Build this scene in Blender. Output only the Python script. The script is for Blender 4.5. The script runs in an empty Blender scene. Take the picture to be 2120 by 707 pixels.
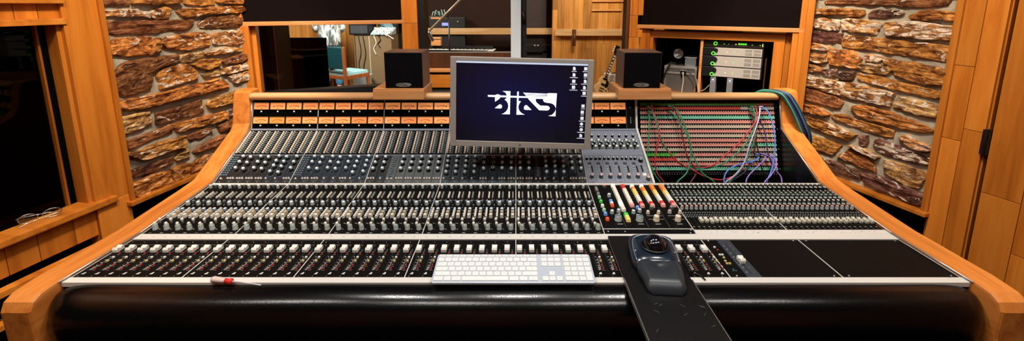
import bpy, bmesh, math, random
from mathutils import Vector, Matrix, noise
random.seed(11)
PI = math.pi
R = math.radians
scn = bpy.context.scene
COL = scn.collection

# ------------------------------------------------------------------ helpers
def lin(c):
    c = c / 255.0
    return c / 12.92 if c <= 0.04045 else ((c + 0.055) / 1.055) ** 2.4

def rgb(r, g, b):
    return (lin(r), lin(g), lin(b), 1.0)

WORLD = {}

def wm(o):
    return WORLD.get(o.name, Matrix.Identity(4))

def link(o, M=None, parent=None):
    """link o, put it at world matrix M, under parent"""
    COL.objects.link(o)
    M = M if M is not None else Matrix.Identity(4)
    WORLD[o.name] = M.copy()
    if parent is not None:
        o.parent = parent
        o.matrix_basis = wm(parent).inverted() @ M
    else:
        o.matrix_basis = M
    return o

def tag(o, label=None, cat=None, group=None, kind=None):
    if label: o['label'] = label
    if cat: o['category'] = cat
    if group: o['group'] = group
    if kind: o['kind'] = kind
    return o

def empty(name, loc, label, cat, group=None, rz=0.0):
    o = bpy.data.objects.new(name, None)
    o.empty_display_size = 0.05
    link(o, Matrix.Translation(loc) @ Matrix.Rotation(rz, 4, 'Z'))
    return tag(o, label, cat, group)

def inst(name, me, M, parent=None):
    return link(bpy.data.objects.new(name, me), M, parent)


class MB:
    """collects verts and faces, then links them as ONE mesh object"""
    def __init__(self):
        self.v, self.f, self.m, self.t, self.s = [], [], [], [], []

    def add(self, verts, faces, m=0, t=0.5, M=None, s=False):
        b = len(self.v)
        for p in verts:
            p = Vector(p)
            self.v.append(M @ p if M is not None else p)
        for q in faces:
            self.f.append([b + i for i in q])
            self.m.append(m); self.t.append(t); self.s.append(s)
        return self

    def box(self, x0, x1, y0, y1, z0, z1, m=0, t=0.5, M=None):
        v = [(x0, y0, z0), (x1, y0, z0), (x1, y1, z0), (x0, y1, z0), (x0, y0, z1), (x1, y0, z1), (x1, y1, z1), (x0, y1, z1)]
        return self.add(v, [(3, 2, 1, 0), (4, 5, 6, 7), (0, 1, 5, 4), (1, 2, 6, 5), (2, 3, 7, 6), (3, 0, 4, 7)], m, t, M)

    def frus(self, x0, x1, y0, y1, z0, z1, ix, iy, m=0, t=0.5, M=None):
        """box whose top is inset by ix, iy"""
        v = [(x0, y0, z0), (x1, y0, z0), (x1, y1, z0), (x0, y1, z0), (x0 + ix, y0 + iy, z1), (x1 - ix, y0 + iy, z1), (x1 - ix, y1 - iy, z1), (x0 + ix, y1 - iy, z1)]
        return self.add(v, [(3, 2, 1, 0), (4, 5, 6, 7), (0, 1, 5, 4), (1, 2, 6, 5), (2, 3, 7, 6), (3, 0, 4, 7)], m, t, M)

    def prism(self, poly, d0, d1, f, m=0, t=0.5, M=None, s=False):
        """poly of (a, b) swept from d0 to d1; f(a, b, d) -> point"""
        n = len(poly)
        v = [f(a, b, d0) for a, b in poly] + [f(a, b, d1) for a, b in poly]
        self.add(v, [tuple(range(n))[::-1], tuple(range(n, 2 * n))], m, t, M)
        b = len(self.v) - 2 * n
        for i in range(n):
            j = (i + 1) % n
            self.f.append([b + i, b + j, b + n + j, b + n + i]); self.m.append(m); self.t.append(t); self.s.append(s)
        return self

    def lathe(self, prof, n=16, m=0, M=None, t=0.5, mats=None, s=True, wob=None):
        """prof of (r, z); closes at r = 0"""
        v, rings = [], []
        for r, z in prof:
            if r <= 1e-6:
                rings.append([len(v)]); v.append((0, 0, z))
            else:
                ring = []
                for i in range(n):
                    a = 2 * PI * i / n
                    k = r * (wob if (wob and i % 2) else 1.0)
                    ring.append(len(v)); v.append((k * math.cos(a), k * math.sin(a), z))
                rings.append(ring)
        b = len(self.v)
        for p in v:
            p = Vector(p); self.v.append(M @ p if M is not None else p)
        for k in range(len(rings) - 1):
            A, B = rings[k], rings[k + 1]
            mm = mats[k] if mats else m
            for i in range(n):
                j = (i + 1) % n
                if len(A) == 1 and len(B) == 1: continue
                if len(A) == 1: q = [A[0], B[i], B[j]]
                elif len(B) == 1: q = [A[i], A[j], B[0]]
                else: q = [A[i], A[j], B[j], B[i]]
                self.f.append([b + x for x in q]); self.m.append(mm); self.t.append(t); self.s.append(s)
        return self

    def cyl(self, p0, p1, r0, r1=None, n=12, m=0, t=0.5, s=True):
        r1 = r0 if r1 is None else r1
        p0, p1 = Vector(p0), Vector(p1)
        d = p1 - p0
        M = Matrix.Translation(p0) @ d.to_track_quat('Z', 'Y').to_matrix().to_4x4()
        L = d.length
        return self.lathe([(0, 0), (r0, 0), (r1, L), (0, L)], n, m, M, t, None, s)

    def tube(self, pts, r, n=8, m=0, t=0.5, closed=False):
        pts = [Vector(p) for p in pts]
        k = len(pts)
        rings, b = [], len(self.v)
        up = None
        for i, p in enumerate(pts):
            a = pts[i - 1] if (i > 0 or closed) else p
            c = pts[(i + 1) % k] if (i < k - 1 or closed) else p
            d = (c - a).normalized()
            if up is None:
                up = Vector((0, 0, 1)) if abs(d.z) < .9 else Vector((1, 0, 0))
            sd = d.cross(up).normalized(); up = sd.cross(d).normalized()
            rr = r[i] if isinstance(r, (list, tuple)) else r
            for j in range(n):
                an = 2 * PI * j / n
                self.v.append(p + sd * rr * math.cos(an) + up * rr * math.sin(an))
        for i in range(k if closed else k - 1):
            i2 = (i + 1) % k
            for j in range(n):
                j2 = (j + 1) % n
                self.f.append([b + i * n + j, b + i * n + j2, b + i2 * n + j2, b + i2 * n + j])
                self.m.append(m); self.t.append(t); self.s.append(True)
        if not closed:
            for e in (0, k - 1):
                self.f.append([b + e * n + j for j in range(n)]); self.m.append(m); self.t.append(t); self.s.append(False)
        return self

    def loft(self, rings, m=0, t=0.5, s=True, caps=True):
        b = len(self.v); n = len(rings[0])
        for rg in rings:
            self.v.extend(Vector(p) for p in rg)
        for i in range(len(rings) - 1):
            for j in range(n):
                j2 = (j + 1) % n
                self.f.append([b + i * n + j, b + i * n + j2, b + (i + 1) * n + j2, b + (i + 1) * n + j])
                self.m.append(m); self.t.append(t); self.s.append(s)
        if caps:
            for e in (0, len(rings) - 1):
                self.f.append([b + e * n + j for j in range(n)]); self.m.append(m); self.t.append(t); self.s.append(s)
        return self

    def ball(self, c, rx, ry=None, rz=None, n=16, k=10, m=0, t=0.5):
        ry = ry or rx; rz = rz or rx
        M = Matrix.Translation(c) @ Matrix.Diagonal((rx, ry, rz, 1))
        prof = [(math.sin(PI * i / k), -math.cos(PI * i / k)) for i in range(k + 1)]
        prof[0] = (0, -1); prof[-1] = (0, 1)
        return self.lathe(prof, n, m, M, t)

    def mesh(self, name, mats, bevel=0.0, seg=2, angle=40):
        me = bpy.data.meshes.new(name)
        me.from_pydata([tuple(p) for p in self.v], [], self.f)
        for m in mats: me.materials.append(m)
        me.polygons.foreach_set('material_index', self.m)
        me.polygons.foreach_set('use_smooth', self.s)
        ca = me.attributes.new('tint', 'FLOAT', 'FACE')
        ca.data.foreach_set('value', self.t)
        bm = bmesh.new(); bm.from_mesh(me)
        bmesh.ops.recalc_face_normals(bm, faces=bm.faces)
        if bevel > 0:
            es = [e for e in bm.edges if len(e.link_faces) == 2 and e.calc_face_angle(0) > R(angle)]
            bmesh.ops.bevel(bm, geom=es, offset=bevel, segments=seg, profile=0.6, affect='EDGES', clamp_overlap=True)
        bm.to_mesh(me); bm.free()
        me.update()
        return me

    def build(self, name, mats, parent=None, bevel=0.0, seg=2, M=None, angle=40):
        if not isinstance(mats, (list, tuple)): mats = [mats]
        return inst(name, self.mesh(name, mats, bevel, seg, angle), M, parent)


def text_mesh(name, s, size, depth, m):
    """lettering as a mesh in the xy plane, centred"""
    cu = bpy.data.curves.new(name, 'FONT')
    cu.body = s; cu.size = size; cu.extrude = depth; cu.align_x = 'CENTER'; cu.align_y = 'CENTER'
    cu.resolution_u = 3
    o = bpy.data.objects.new(name, cu); COL.objects.link(o)
    dg = bpy.context.evaluated_depsgraph_get()
    me = bpy.data.meshes.new_from_object(o.evaluated_get(dg))
    bpy.data.objects.remove(o)
    me.materials.clear(); me.materials.append(m)
    return me

# ------------------------------------------------------------------ materials
def nt(name):
    m = bpy.data.materials.new(name); m.use_nodes = True
    t = m.node_tree
    return m, t, t.nodes['Principled BSDF']

def mat(name, col, rough=0.5, metal=0.0, spec=0.5, emit=None, es=0.0, coat=0.0, trans=0.0, bump=0.0, bscale=200.0, var=0.0):
    m, t, b = nt(name)
    b.inputs['Base Color'].default_value = col
    b.inputs['Roughness'].default_value = rough
    b.inputs['Metallic'].default_value = metal
    b.inputs['Specular IOR Level'].default_value = spec
    b.inputs['Coat Weight'].default_value = coat
    b.inputs['Coat Roughness'].default_value = 0.15
    b.inputs['Transmission Weight'].default_value = trans
    if emit:
        b.inputs['Emission Color'].default_value = emit
        b.inputs['Emission Strength'].default_value = es
    if bump or var:
        tc = t.nodes.new('ShaderNodeTexCoord')
        nz = t.nodes.new('ShaderNodeTexNoise'); nz.inputs['Scale'].default_value = bscale; nz.inputs['Detail'].default_value = 4
        t.links.new(tc.outputs['Object'], nz.inputs['Vector'])
        if bump:
            bp = t.nodes.new('ShaderNodeBump'); bp.inputs['Strength'].default_value = bump; bp.inputs['Distance'].default_value = 0.004
            t.links.new(nz.outputs['Fac'], bp.inputs['Height']); t.links.new(bp.outputs['Normal'], b.inputs['Normal'])
        if var:
            mx = t.nodes.new('ShaderNodeMix'); mx.data_type = 'RGBA'
            mx.inputs[6].default_value = col
            mx.inputs[7].default_value = (col[0] * (1 - var), col[1] * (1 - var), col[2] * (1 - var), 1)
            t.links.new(nz.outputs['Fac'], mx.inputs[0]); t.links.new(mx.outputs[2], b.inputs['Base Color'])
    return m

def ramp(t, stops):
    r = t.nodes.new('ShaderNodeValToRGB')
    e = r.color_ramp.elements
    e[0].position, e[0].color = stops[0]
    e[1].position, e[1].color = stops[-1]
    for p, c in stops[1:-1]:
        x = e.new(p); x.color = c
    return r

def wood(name, c1, c2, c3, axis='Z', rough=0.38, scale=1.0, tintamt=0.45, spec=0.4):
    """grain stretched along axis, per-plank tint from the face attribute"""
    m, t, b = nt(name)
    tc = t.nodes.new('ShaderNodeTexCoord')
    at = t.nodes.new('ShaderNodeAttribute'); at.attribute_name = 'tint'
    off = t.nodes.new('ShaderNodeVectorMath'); off.operation = 'MULTIPLY_ADD'
    off.inputs[1].default_value = (7.3, 5.1, 9.7)
    t.links.new(at.outputs['Vector'], off.inputs[0]); t.links.new(tc.outputs['Object'], off.inputs[2])
    mp = t.nodes.new('ShaderNodeMapping')
    k = 22.0 * scale
    sc = {'X': (1.3 * scale, k, k), 'Y': (k, 1.3 * scale, k), 'Z': (k, k, 1.3 * scale)}[axis]
    mp.inputs['Scale'].default_value = sc
    t.links.new(off.outputs[0], mp.inputs['Vector'])
    n1 = t.nodes.new('ShaderNodeTexNoise'); n1.inputs['Scale'].default_value = 1.0; n1.inputs['Detail'].default_value = 5; n1.inputs['Roughness'].default_value = 0.6; n1.inputs['Distortion'].default_value = 0.6
    t.links.new(mp.outputs[0], n1.inputs['Vector'])
    mp2 = t.nodes.new('ShaderNodeMapping')
    k2 = 5.0 * scale
    mp2.inputs['Scale'].default_value = {'X': (0.5, k2, k2), 'Y': (k2, 0.5, k2), 'Z': (k2, k2, 0.5)}[axis]
    t.links.new(off.outputs[0], mp2.inputs['Vector'])
    n2 = t.nodes.new('ShaderNodeTexNoise'); n2.inputs['Scale'].default_value = 1.4; n2.inputs['Detail'].default_value = 3; n2.inputs['Distortion'].default_value = 1.2
    t.links.new(mp2.outputs[0], n2.inputs['Vector'])
    ad = t.nodes.new('ShaderNodeMath'); ad.operation = 'MULTIPLY_ADD'; ad.inputs[1].default_value = 0.6
    ml = t.nodes.new('ShaderNodeMath'); ml.operation = 'MULTIPLY'; ml.inputs[1].default_value = 0.4
    t.links.new(n2.outputs['Fac'], ml.inputs[0])
    t.links.new(n1.outputs['Fac'], ad.inputs[0]); t.links.new(ml.outputs[0], ad.inputs[2])
    r = ramp(t, [(0.30, c2), (0.5, c1), (0.72, c3)])
    t.links.new(ad.outputs[0], r.inputs['Fac'])
    mr = t.nodes.new('ShaderNodeMapRange'); mr.inputs['To Min'].default_value = 1 - tintamt; mr.inputs['To Max'].default_value = 1 + tintamt * 0.75
    t.links.new(at.outputs['Fac'], mr.inputs['Value'])
    hs = t.nodes.new('ShaderNodeVectorMath'); hs.operation = 'SCALE'
    t.links.new(r.outputs['Color'], hs.inputs[0]); t.links.new(mr.outputs[0], hs.inputs['Scale'])
    t.links.new(hs.outputs[0], b.inputs['Base Color'])
    b.inputs['Roughness'].default_value = rough
    b.inputs['Specular IOR Level'].default_value = spec
    bp = t.nodes.new('ShaderNodeBump'); bp.inputs['Strength'].default_value = 0.12; bp.inputs['Distance'].default_value = 0.002
    t.links.new(n1.outputs['Fac'], bp.inputs['Height']); t.links.new(bp.outputs['Normal'], b.inputs['Normal'])
    return m

def stone_mat():
    """per-stone body colour from the attribute 'tone' (vertex colour), rust and pale crust patches"""
    m, t, b = nt('field_stone')
    tc = t.nodes.new('ShaderNodeTexCoord')
    at = t.nodes.new('ShaderNodeAttribute'); at.attribute_name = 'tone'
    at2 = t.nodes.new('ShaderNodeAttribute'); at2.attribute_name = 'crust'
    def nz(scale, det, dist, sc=(1, 1, 1)):
        mp = t.nodes.new('ShaderNodeMapping'); mp.inputs['Scale'].default_value = sc
        t.links.new(tc.outputs['Object'], mp.inputs['Vector'])
        n = t.nodes.new('ShaderNodeTexNoise'); n.inputs['Scale'].default_value = scale; n.inputs['Detail'].default_value = det; n.inputs['Distortion'].default_value = dist; n.inputs['Roughness'].default_value = 0.62
        t.links.new(mp.outputs[0], n.inputs['Vector']); return n
    a = nz(10, 8, 1.2, (1, 1, 2.0)); c = nz(12, 10, 1.4, (1, 1, 1.9)); g = nz(60, 6, 0.4)
    r1 = ramp(t, [(0.34, (0.2, 0.13, 0.10, 1)), (0.45, (0.62, 0.5, 0.42, 1)), (0.53, (1.1, 1.1, 1.1, 1)), (0.66, (1.7, 1.9, 2.1, 1))])
    t.links.new(a.outputs['Fac'], r1.inputs['Fac'])
    mu = t.nodes.new('ShaderNodeMix'); mu.data_type = 'RGBA'; mu.blend_type = 'MULTIPLY'; mu.inputs[0].default_value = 1.0
    t.links.new(at.outputs['Color'], mu.inputs[6]); t.links.new(r1.outputs['Color'], mu.inputs[7])
    # pale crust
    sb = t.nodes.new('ShaderNodeMath'); sb.operation = 'ADD'
    t.links.new(c.outputs['Fac'], sb.inputs[0]); t.links.new(at2.outputs['Fac'], sb.inputs[1])
    r2 = ramp(t, [(0.585, (0, 0, 0, 1)), (0.63, (1, 1, 1, 1))])
    t.links.new(sb.outputs[0], r2.inputs['Fac'])
    mx = t.nodes.new('ShaderNodeMix'); mx.data_type = 'RGBA'
    mx.inputs[7].default_value = (0.68, 0.55, 0.43, 1)
    t.links.new(r2.outputs['Color'], mx.inputs[0]); t.links.new(mu.outputs[2], mx.inputs[6])
    r3 = ramp(t, [(0.3, (0.35, 0.33, 0.3, 1)), (0.55, (1.1, 1.1, 1.1, 1))])
    t.links.new(g.outputs['Fac'], r3.inputs['Fac'])
    m3 = t.nodes.new('ShaderNodeMix'); m3.data_type = 'RGBA'; m3.blend_type = 'MULTIPLY'; m3.inputs[0].default_value = 0.8
    t.links.new(mx.outputs[2], m3.inputs[6]); t.links.new(r3.outputs['Color'], m3.inputs[7])
    t.links.new(m3.outputs[2], b.inputs['Base Color'])
    b.inputs['Roughness'].default_value = 0.6
    b.inputs['Specular IOR Level'].default_value = 0.35
    bp = t.nodes.new('ShaderNodeBump'); bp.inputs['Strength'].default_value = 0.6; bp.inputs['Distance'].default_value = 0.008
    s2 = t.nodes.new('ShaderNodeMath'); s2.operation = 'ADD'
    t.links.new(g.outputs['Fac'], s2.inputs[0]); t.links.new(c.outputs['Fac'], s2.inputs[1])
    t.links.new(s2.outputs[0], bp.inputs['Height']); t.links.new(bp.outputs['Normal'], b.inputs['Normal'])
    return m

def glass_mat(name, tint=(1, 1, 1, 1), refl=0.06, rough=0.0):
    """thin pane: clear, with a faint mirror"""
    m = bpy.data.materials.new(name); m.use_nodes = True
    t = m.node_tree; t.nodes.clear()
    o = t.nodes.new('ShaderNodeOutputMaterial')
    tr = t.nodes.new('ShaderNodeBsdfTransparent'); tr.inputs['Color'].default_value = tint
    gl = t.nodes.new('ShaderNodeBsdfGlossy'); gl.inputs['Roughness'].default_value = rough; gl.inputs['Color'].default_value = (1, 1, 1, 1)
    mx = t.nodes.new('ShaderNodeMixShader')
    fr = t.nodes.new('ShaderNodeLayerWeight'); fr.inputs['Blend'].default_value = 0.25
    mr = t.nodes.new('ShaderNodeMapRange'); mr.inputs['To Min'].default_value = refl; mr.inputs['To Max'].default_value = 0.6
    fr2 = t.nodes.new('ShaderNodeMath'); fr2.operation = 'POWER'; fr2.inputs[1].default_value = 3.0
    t.links.new(fr.outputs['Facing'], fr2.inputs[0]); t.links.new(fr2.outputs[0], mr.inputs['Value'])
    t.links.new(mr.outputs[0], mx.inputs['Fac'])
    t.links.new(tr.outputs[0], mx.inputs[1]); t.links.new(gl.outputs[0], mx.inputs[2])
    t.links.new(mx.outputs[0], o.inputs['Surface'])
    return m

oak = dict(c1=rgb(194, 114, 36), c2=rgb(148, 77, 18), c3=rgb(212, 137, 56))
WOOD_Z = wood('oiled_wood_upright', axis='Z', **oak)
WOOD_X = wood('oiled_wood_across', axis='X', **oak)
WOOD_Y = wood('oiled_wood_along', axis='Y', **oak)
CHEEK = wood('console_oak', rgb(210, 126, 54), rgb(172, 92, 30), rgb(226, 150, 76), axis='Y', rough=0.35, scale=1.6)
RAIL = wood('rail_maple', rgb(206, 160, 112), rgb(178, 126, 80), rgb(222, 184, 140), axis='X', rough=0.3, scale=1.4)
PINE = wood('shelf_pine', rgb(206, 142, 86), rgb(178, 110, 60), rgb(222, 166, 112), axis='X', rough=0.4, scale=1.4)
WALNUT = wood('speaker_walnut', rgb(104, 74, 58), rgb(76, 52, 40), rgb(128, 96, 78), axis='X', rough=0.4, scale=2)
LIVE_W = wood('live_room_planks', rgb(184, 124, 58), rgb(142, 84, 32), rgb(206, 150, 82), axis='Z', rough=0.4, tintamt=0.4)
LIVE_F = wood('live_room_floorboards', rgb(150, 96, 50), rgb(112, 68, 32), rgb(170, 114, 64), axis='Y', rough=0.4)
DARKWOOD = wood('dark_stained_wood', rgb(92, 54, 30), rgb(58, 32, 18), rgb(118, 72, 42), axis='Z', rough=0.4)
STONE = stone_mat()
MORTAR = mat('mortar', rgb(182, 174, 154), 0.95, spec=0.1, bump=0.7, bscale=60, var=0.35)
BLACK = mat('black_paint', rgb(16, 16, 17), 0.5, spec=0.3)
VOID = mat('black_felt', rgb(7, 7, 7), 1.0, spec=0.0)
CLOTH = mat('soffit_cloth', rgb(20, 13, 14), 0.95, spec=0.05, bump=0.3, bscale=900)
PANEL = mat('black_anodised_panel', rgb(12, 12, 12), 0.5, spec=0.1, var=0.3)
PANELB = mat('blue_black_module', rgb(34, 40, 46), 0.38, spec=0.55)
SILVER_P = mat('silver_grey_module', rgb(132, 137, 150), 0.38, metal=0.2, spec=0.5)
STRIP = mat('white_scribble_strip', rgb(210, 206, 198), 0.55, spec=0.4)
ALU = mat('brushed_aluminium', rgb(196, 194, 190), 0.35, metal=0.75)
ALU_SOFT = mat('satin_aluminium_bezel', rgb(168, 160, 152), 0.5, metal=0.35, spec=0.4)
CHROME = mat('chrome', rgb(220, 220, 222), 0.12, metal=1.0)
STEEL = mat('steel', rgb(170, 170, 172), 0.3, metal=0.9)
LEATHER = mat('black_leather', rgb(6, 6, 7), 0.2, spec=0.5, bump=0.06, bscale=260)
WHITEP = mat('white_plastic', rgb(226, 222, 212), 0.4)
CREAM = mat('cream_plastic', rgb(218, 211, 194), 0.4)
BEIGE = mat('beige_plastic', rgb(178, 162, 136), 0.45)
GREYP = mat('grey_plastic', rgb(134, 140, 136), 0.4)
DGREY = mat('dark_grey_plastic', rgb(58, 62, 64), 0.4)
BLUEG = mat('blue_grey_plastic', rgb(96, 114, 124), 0.35)
PALEB = mat('pale_blue_cap', rgb(206, 222, 232), 0.22, spec=0.6)
GREENG = mat('grey_green_cap', rgb(128, 150, 132), 0.35)
PINK = mat('pink_cap', rgb(206, 150, 142), 0.4)
BLUE_C = mat('blue_cap', rgb(70, 110, 170), 0.4)
BLACKP = mat('black_plastic', rgb(14, 14, 15), 0.35, spec=0.5)
REDP = mat('red_plastic', rgb(150, 50, 44), 0.4)
YELP = mat('yellow_plastic', rgb(206, 184, 112), 0.4)
CARPET = mat('dark_speckled_carpet', rgb(24, 23, 22), 1.0, spec=0.0, bump=1.0, bscale=320, var=0.8)
PLASTER = mat('ceiling_paint', rgb(66, 48, 34), 0.9)
GLASS = glass_mat('clear_glass', (1, 1, 1, 1), .012)
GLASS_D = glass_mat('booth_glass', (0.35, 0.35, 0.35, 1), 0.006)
GLASS_W = glass_mat('door_glass', (0.92, 0.93, 0.92, 1), 0.02)
PRINT = mat('white_print', rgb(200, 198, 190), 0.6)
PRINTG = mat('grey_print', rgb(120, 118, 112), 0.6)
STONES_LEFT = '''r 9 1551 134 1552 132 1524 5 1526
o 144 1552 391 1555 383 1538 236 1533 142 1535
o 423 1556 592 1557 585 1530 491 1525 412 1533
o 595 1557 779 1559 777 1539 706 1533 596 1544
w 13 1503 103 1508 169 1505 220 1488 217 1465 174 1476 20 1479
o 221 1493 251 1509 319 1518 328 1506 299 1460 239 1458 220 1470
o 356 1493 401 1510 767 1522 797 1501 769 1484 537 1474 388 1460
r 5 1451 40 1456 243 1453 441 1451 438 1428 396 1399 243 1393 85 1390 1 1398
r 472 1426 523 1456 710 1467 771 1448 766 1407 673 1394 480 1402
o 6 1353 52 1377 208 1374 211 1343 182 1289 67 1294 6 1314
o 215 1357 249 1366 250 1321 220 1292 189 1286
o 246 1345 298 1370 483 1381 521 1359 519 1300 402 1290 289 1302
w 534 1364 698 1376 775 1365 770 1300 714 1287 544 1303
y 342 1266 468 1273 472 1240 360 1225 341 1235
w 478 1263 604 1280 740 1267 730 1247 494 1248
r 584 1204 760 1232 762 1192 706 1176 598 1185
r 6 1209 61 1262 183 1275 333 1274 331 1242 189 1211 170 1116 50 1106 2 1154
o 397 1210 472 1230 575 1217 574 1179 484 1170 445 1179
y 450 1147 568 1160 566 1122 464 1126
w 574 1156 758 1170 765 1131 630 1121 574 1127
w 620 1106 759 1118 769 1060 660 1055
o 216 1191 272 1216 373 1216 423 1164 428 1129 293 1117 212 1110
o 4 1092 210 1091 447 1101 560 1107 620 1053 580 1034 281 1038 117 1031 8 1053
y 6 1012 65 1015 145 1013 149 948 114 941 20 931 1 943
r 172 995 288 998 434 1007 439 949 410 931 290 932 174 935
o 456 970 473 992 686 1009 677 945 545 946 467 948
o 253 919 312 914 510 905 570 910 583 866 518 854 355 865 269 866
d 605 908 674 919 707 918 699 863 603 867
r 507 830 576 841 673 849 662 774 524 789
r 0 894 139 904 246 915 243 875 149 864 36 854 5 868
o -3 844 53 835 190 842 300 836 291 775 215 780 75 782 40 812
r 3 755 85 745 228 755 229 715 126 705 45 711 17 722
y 237 733 257 750 313 755 317 716 252 715
r 327 831 396 841 464 840 468 813 403 794 332 801
r 341 726 397 751 534 766 602 759 598 725 476 718 353 719
o 14 685 114 693 201 681 203 614 112 607 44 601 18 627
o 210 684 297 683 309 657 299 610 214 609
o 314 673 388 684 464 682 461 637 405 612 313 620
o 478 684 540 696 643 704 653 658 479 637'''
STONES_RIGHT = '''r 632 1558 38 1552 54 1525 148 1517 320 1530 619 1536
o 665 1507 516 1508 412 1503 398 1480 417 1462 487 1466 665 1475
d 381 1481 357 1501 223 1503 225 1481 301 1463 374 1463
o 187 1474 154 1496 113 1507 3 1493 17 1459 114 1458 176 1458
w 688 1442 622 1453 519 1441 530 1385 580 1382 685 1396
w 517 1447 462 1458 307 1434 330 1376 506 1386
w 296 1443 170 1448 2 1432 1 1371 106 1368 279 1374
d 730 1333 679 1370 498 1368 503 1312 591 1311 685 1310
o 502 1331 485 1363 328 1356 9 1345 4 1278 34 1269 208 1283 373 1291 488 1292
w 736 1292 650 1303 568 1287 568 1259 694 1269
w 729 1235 582 1241 573 1197 635 1188 723 1211
o 567 1275 439 1278 387 1233 409 1184 549 1187
w 368 1259 316 1271 278 1252 301 1232 360 1236
y 403 1201 380 1219 248 1216 235 1195 251 1170 346 1173 398 1183
w 719 1150 667 1171 598 1161 588 1136 704 1125
d 593 1148 508 1161 503 1126 553 1121
o 283 1255 157 1249 26 1238 7 1215 3 1159 56 1155 144 1158 218 1179
d 487 1146 407 1170 412 1120 477 1112
o 399 1153 367 1167 194 1146 11 1132 11 1101 47 1090 233 1105 384 1122
w 741 1064 694 1096 416 1101 201 1089 220 1012 281 1007 452 1016 701 1036
r 718 998 692 1024 501 1009 451 984 461 946 597 941 705 952
y 203 1031 180 1073 18 1063 26 1002 96 1001 191 1014
o 728 897 701 921 587 920 515 894 548 875 666 877
o 404 969 323 995 167 977 10 945 49 920 111 915 269 915 347 924
o 511 895 451 913 310 900 183 897 184 856 229 848 360 855 464 871
o 712 830 641 848 492 841 355 816 385 775 517 783 664 800
w 156 874 120 888 73 867 13 863 7 842 68 827 129 843
o 664 722 554 741 429 731 450 682 480 657 580 659 651 681
d 334 816 300 830 297 782 318 768
d 273 796 244 838 194 825 13 799 18 771 78 758 222 755 258 775
w 390 751 314 756 225 735 240 720 323 733
o 441 664 383 723 296 709 240 677 232 644 288 646 400 655
d 601 615 449 626 309 624 303 579 376 573 548 574
y 208 728 155 732 22 731 22 701 47 637 110 634 193 663
d 302 620 217 634 114 626 11 622 17 559 64 549 185 557 283 567'''
# ------------------------------------------------------------------ camera
F, CXP, CYP, HORIZ = 870.0, 1068.0, 160.0, 10.0
TH = math.atan((CYP - HORIZ) / F)
cam = bpy.data.cameras.new('camera'); cam_o = bpy.data.objects.new('camera', cam); COL.objects.link(cam_o)
cam.sensor_width = 36.0; cam.lens = F / 2120.0 * 36.0
cam.shift_x = -(CXP - 1060.0) / 2120.0
cam.shift_y = -(353.5 - CYP) / 2120.0
cam.clip_start = 0.02; cam.clip_end = 60
cam_o.location = (0, 0, 1.53)
cam_o.rotation_euler = (PI / 2 - TH, 0, 0)
scn.camera = cam_o
EYE = Vector((0, 0, 1.53))

# ------------------------------------------------------------------ room shell
ZC = 2.75
def struct(o):
    o['kind'] = 'structure'; return o

def vframe(P, D, inward):
    """frame of a vertical wall: x along the wall, y into the wall (away from the room), z up"""
    d = Vector((D[0], D[1], 0)).normalized()
    n = Vector(inward).normalized()
    n = (n - d * n.dot(d)).normalized()
    return Matrix(((d.x, -n.x, 0, P[0]), (d.y, -n.y, 0, P[1]), (0, 0, 1, 0), (0, 0, 0, 1)))

ML = vframe((-1.85, 1.875), (.19, 1), (1, 0, 0))       # left wall: s along, +y = outwards
MR = vframe((2.0, 1.904), (-.3, 1), (-1, 0, 0))        # right wall
MU = vframe((-1.70, 2.635), (.913, .365), (0, -1, 0))  # left front unit
MV = vframe((1.71, 2.55), (-.838, .5), (0, -1, 0))     # right front unit

b = MB(); b.box(-3.2, 3.6, -1.7, 3.1, -.06, 0)
struct(b.build('floor', CARPET))
b = MB(); b.box(-3.4, 3.8, -1.9, 3.3, ZC, ZC + .08)
struct(b.build('ceiling', PLASTER))
# rear wall behind the camera: wooden boards and a long shelf board
b = MB()
b.box(-3.0, 3.6, -1.75, -1.66, 0, ZC)
for i in range(22):
    x = -2.9 + i * .29
    b.box(x, x + .284, -1.66, -1.635, 0, ZC, 0, random.random())
struct(b.build('wall_back', WOOD_Z))

# --- stone
TONES = {'r': ((.21, .078, .024), -.03), 'o': ((.42, .165, .032), .0), 'w': ((.45, .21, .06), .085), 'y': ((.46, .27, .09), .02), 'd': ((.13, .055, .036), .02)}

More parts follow.
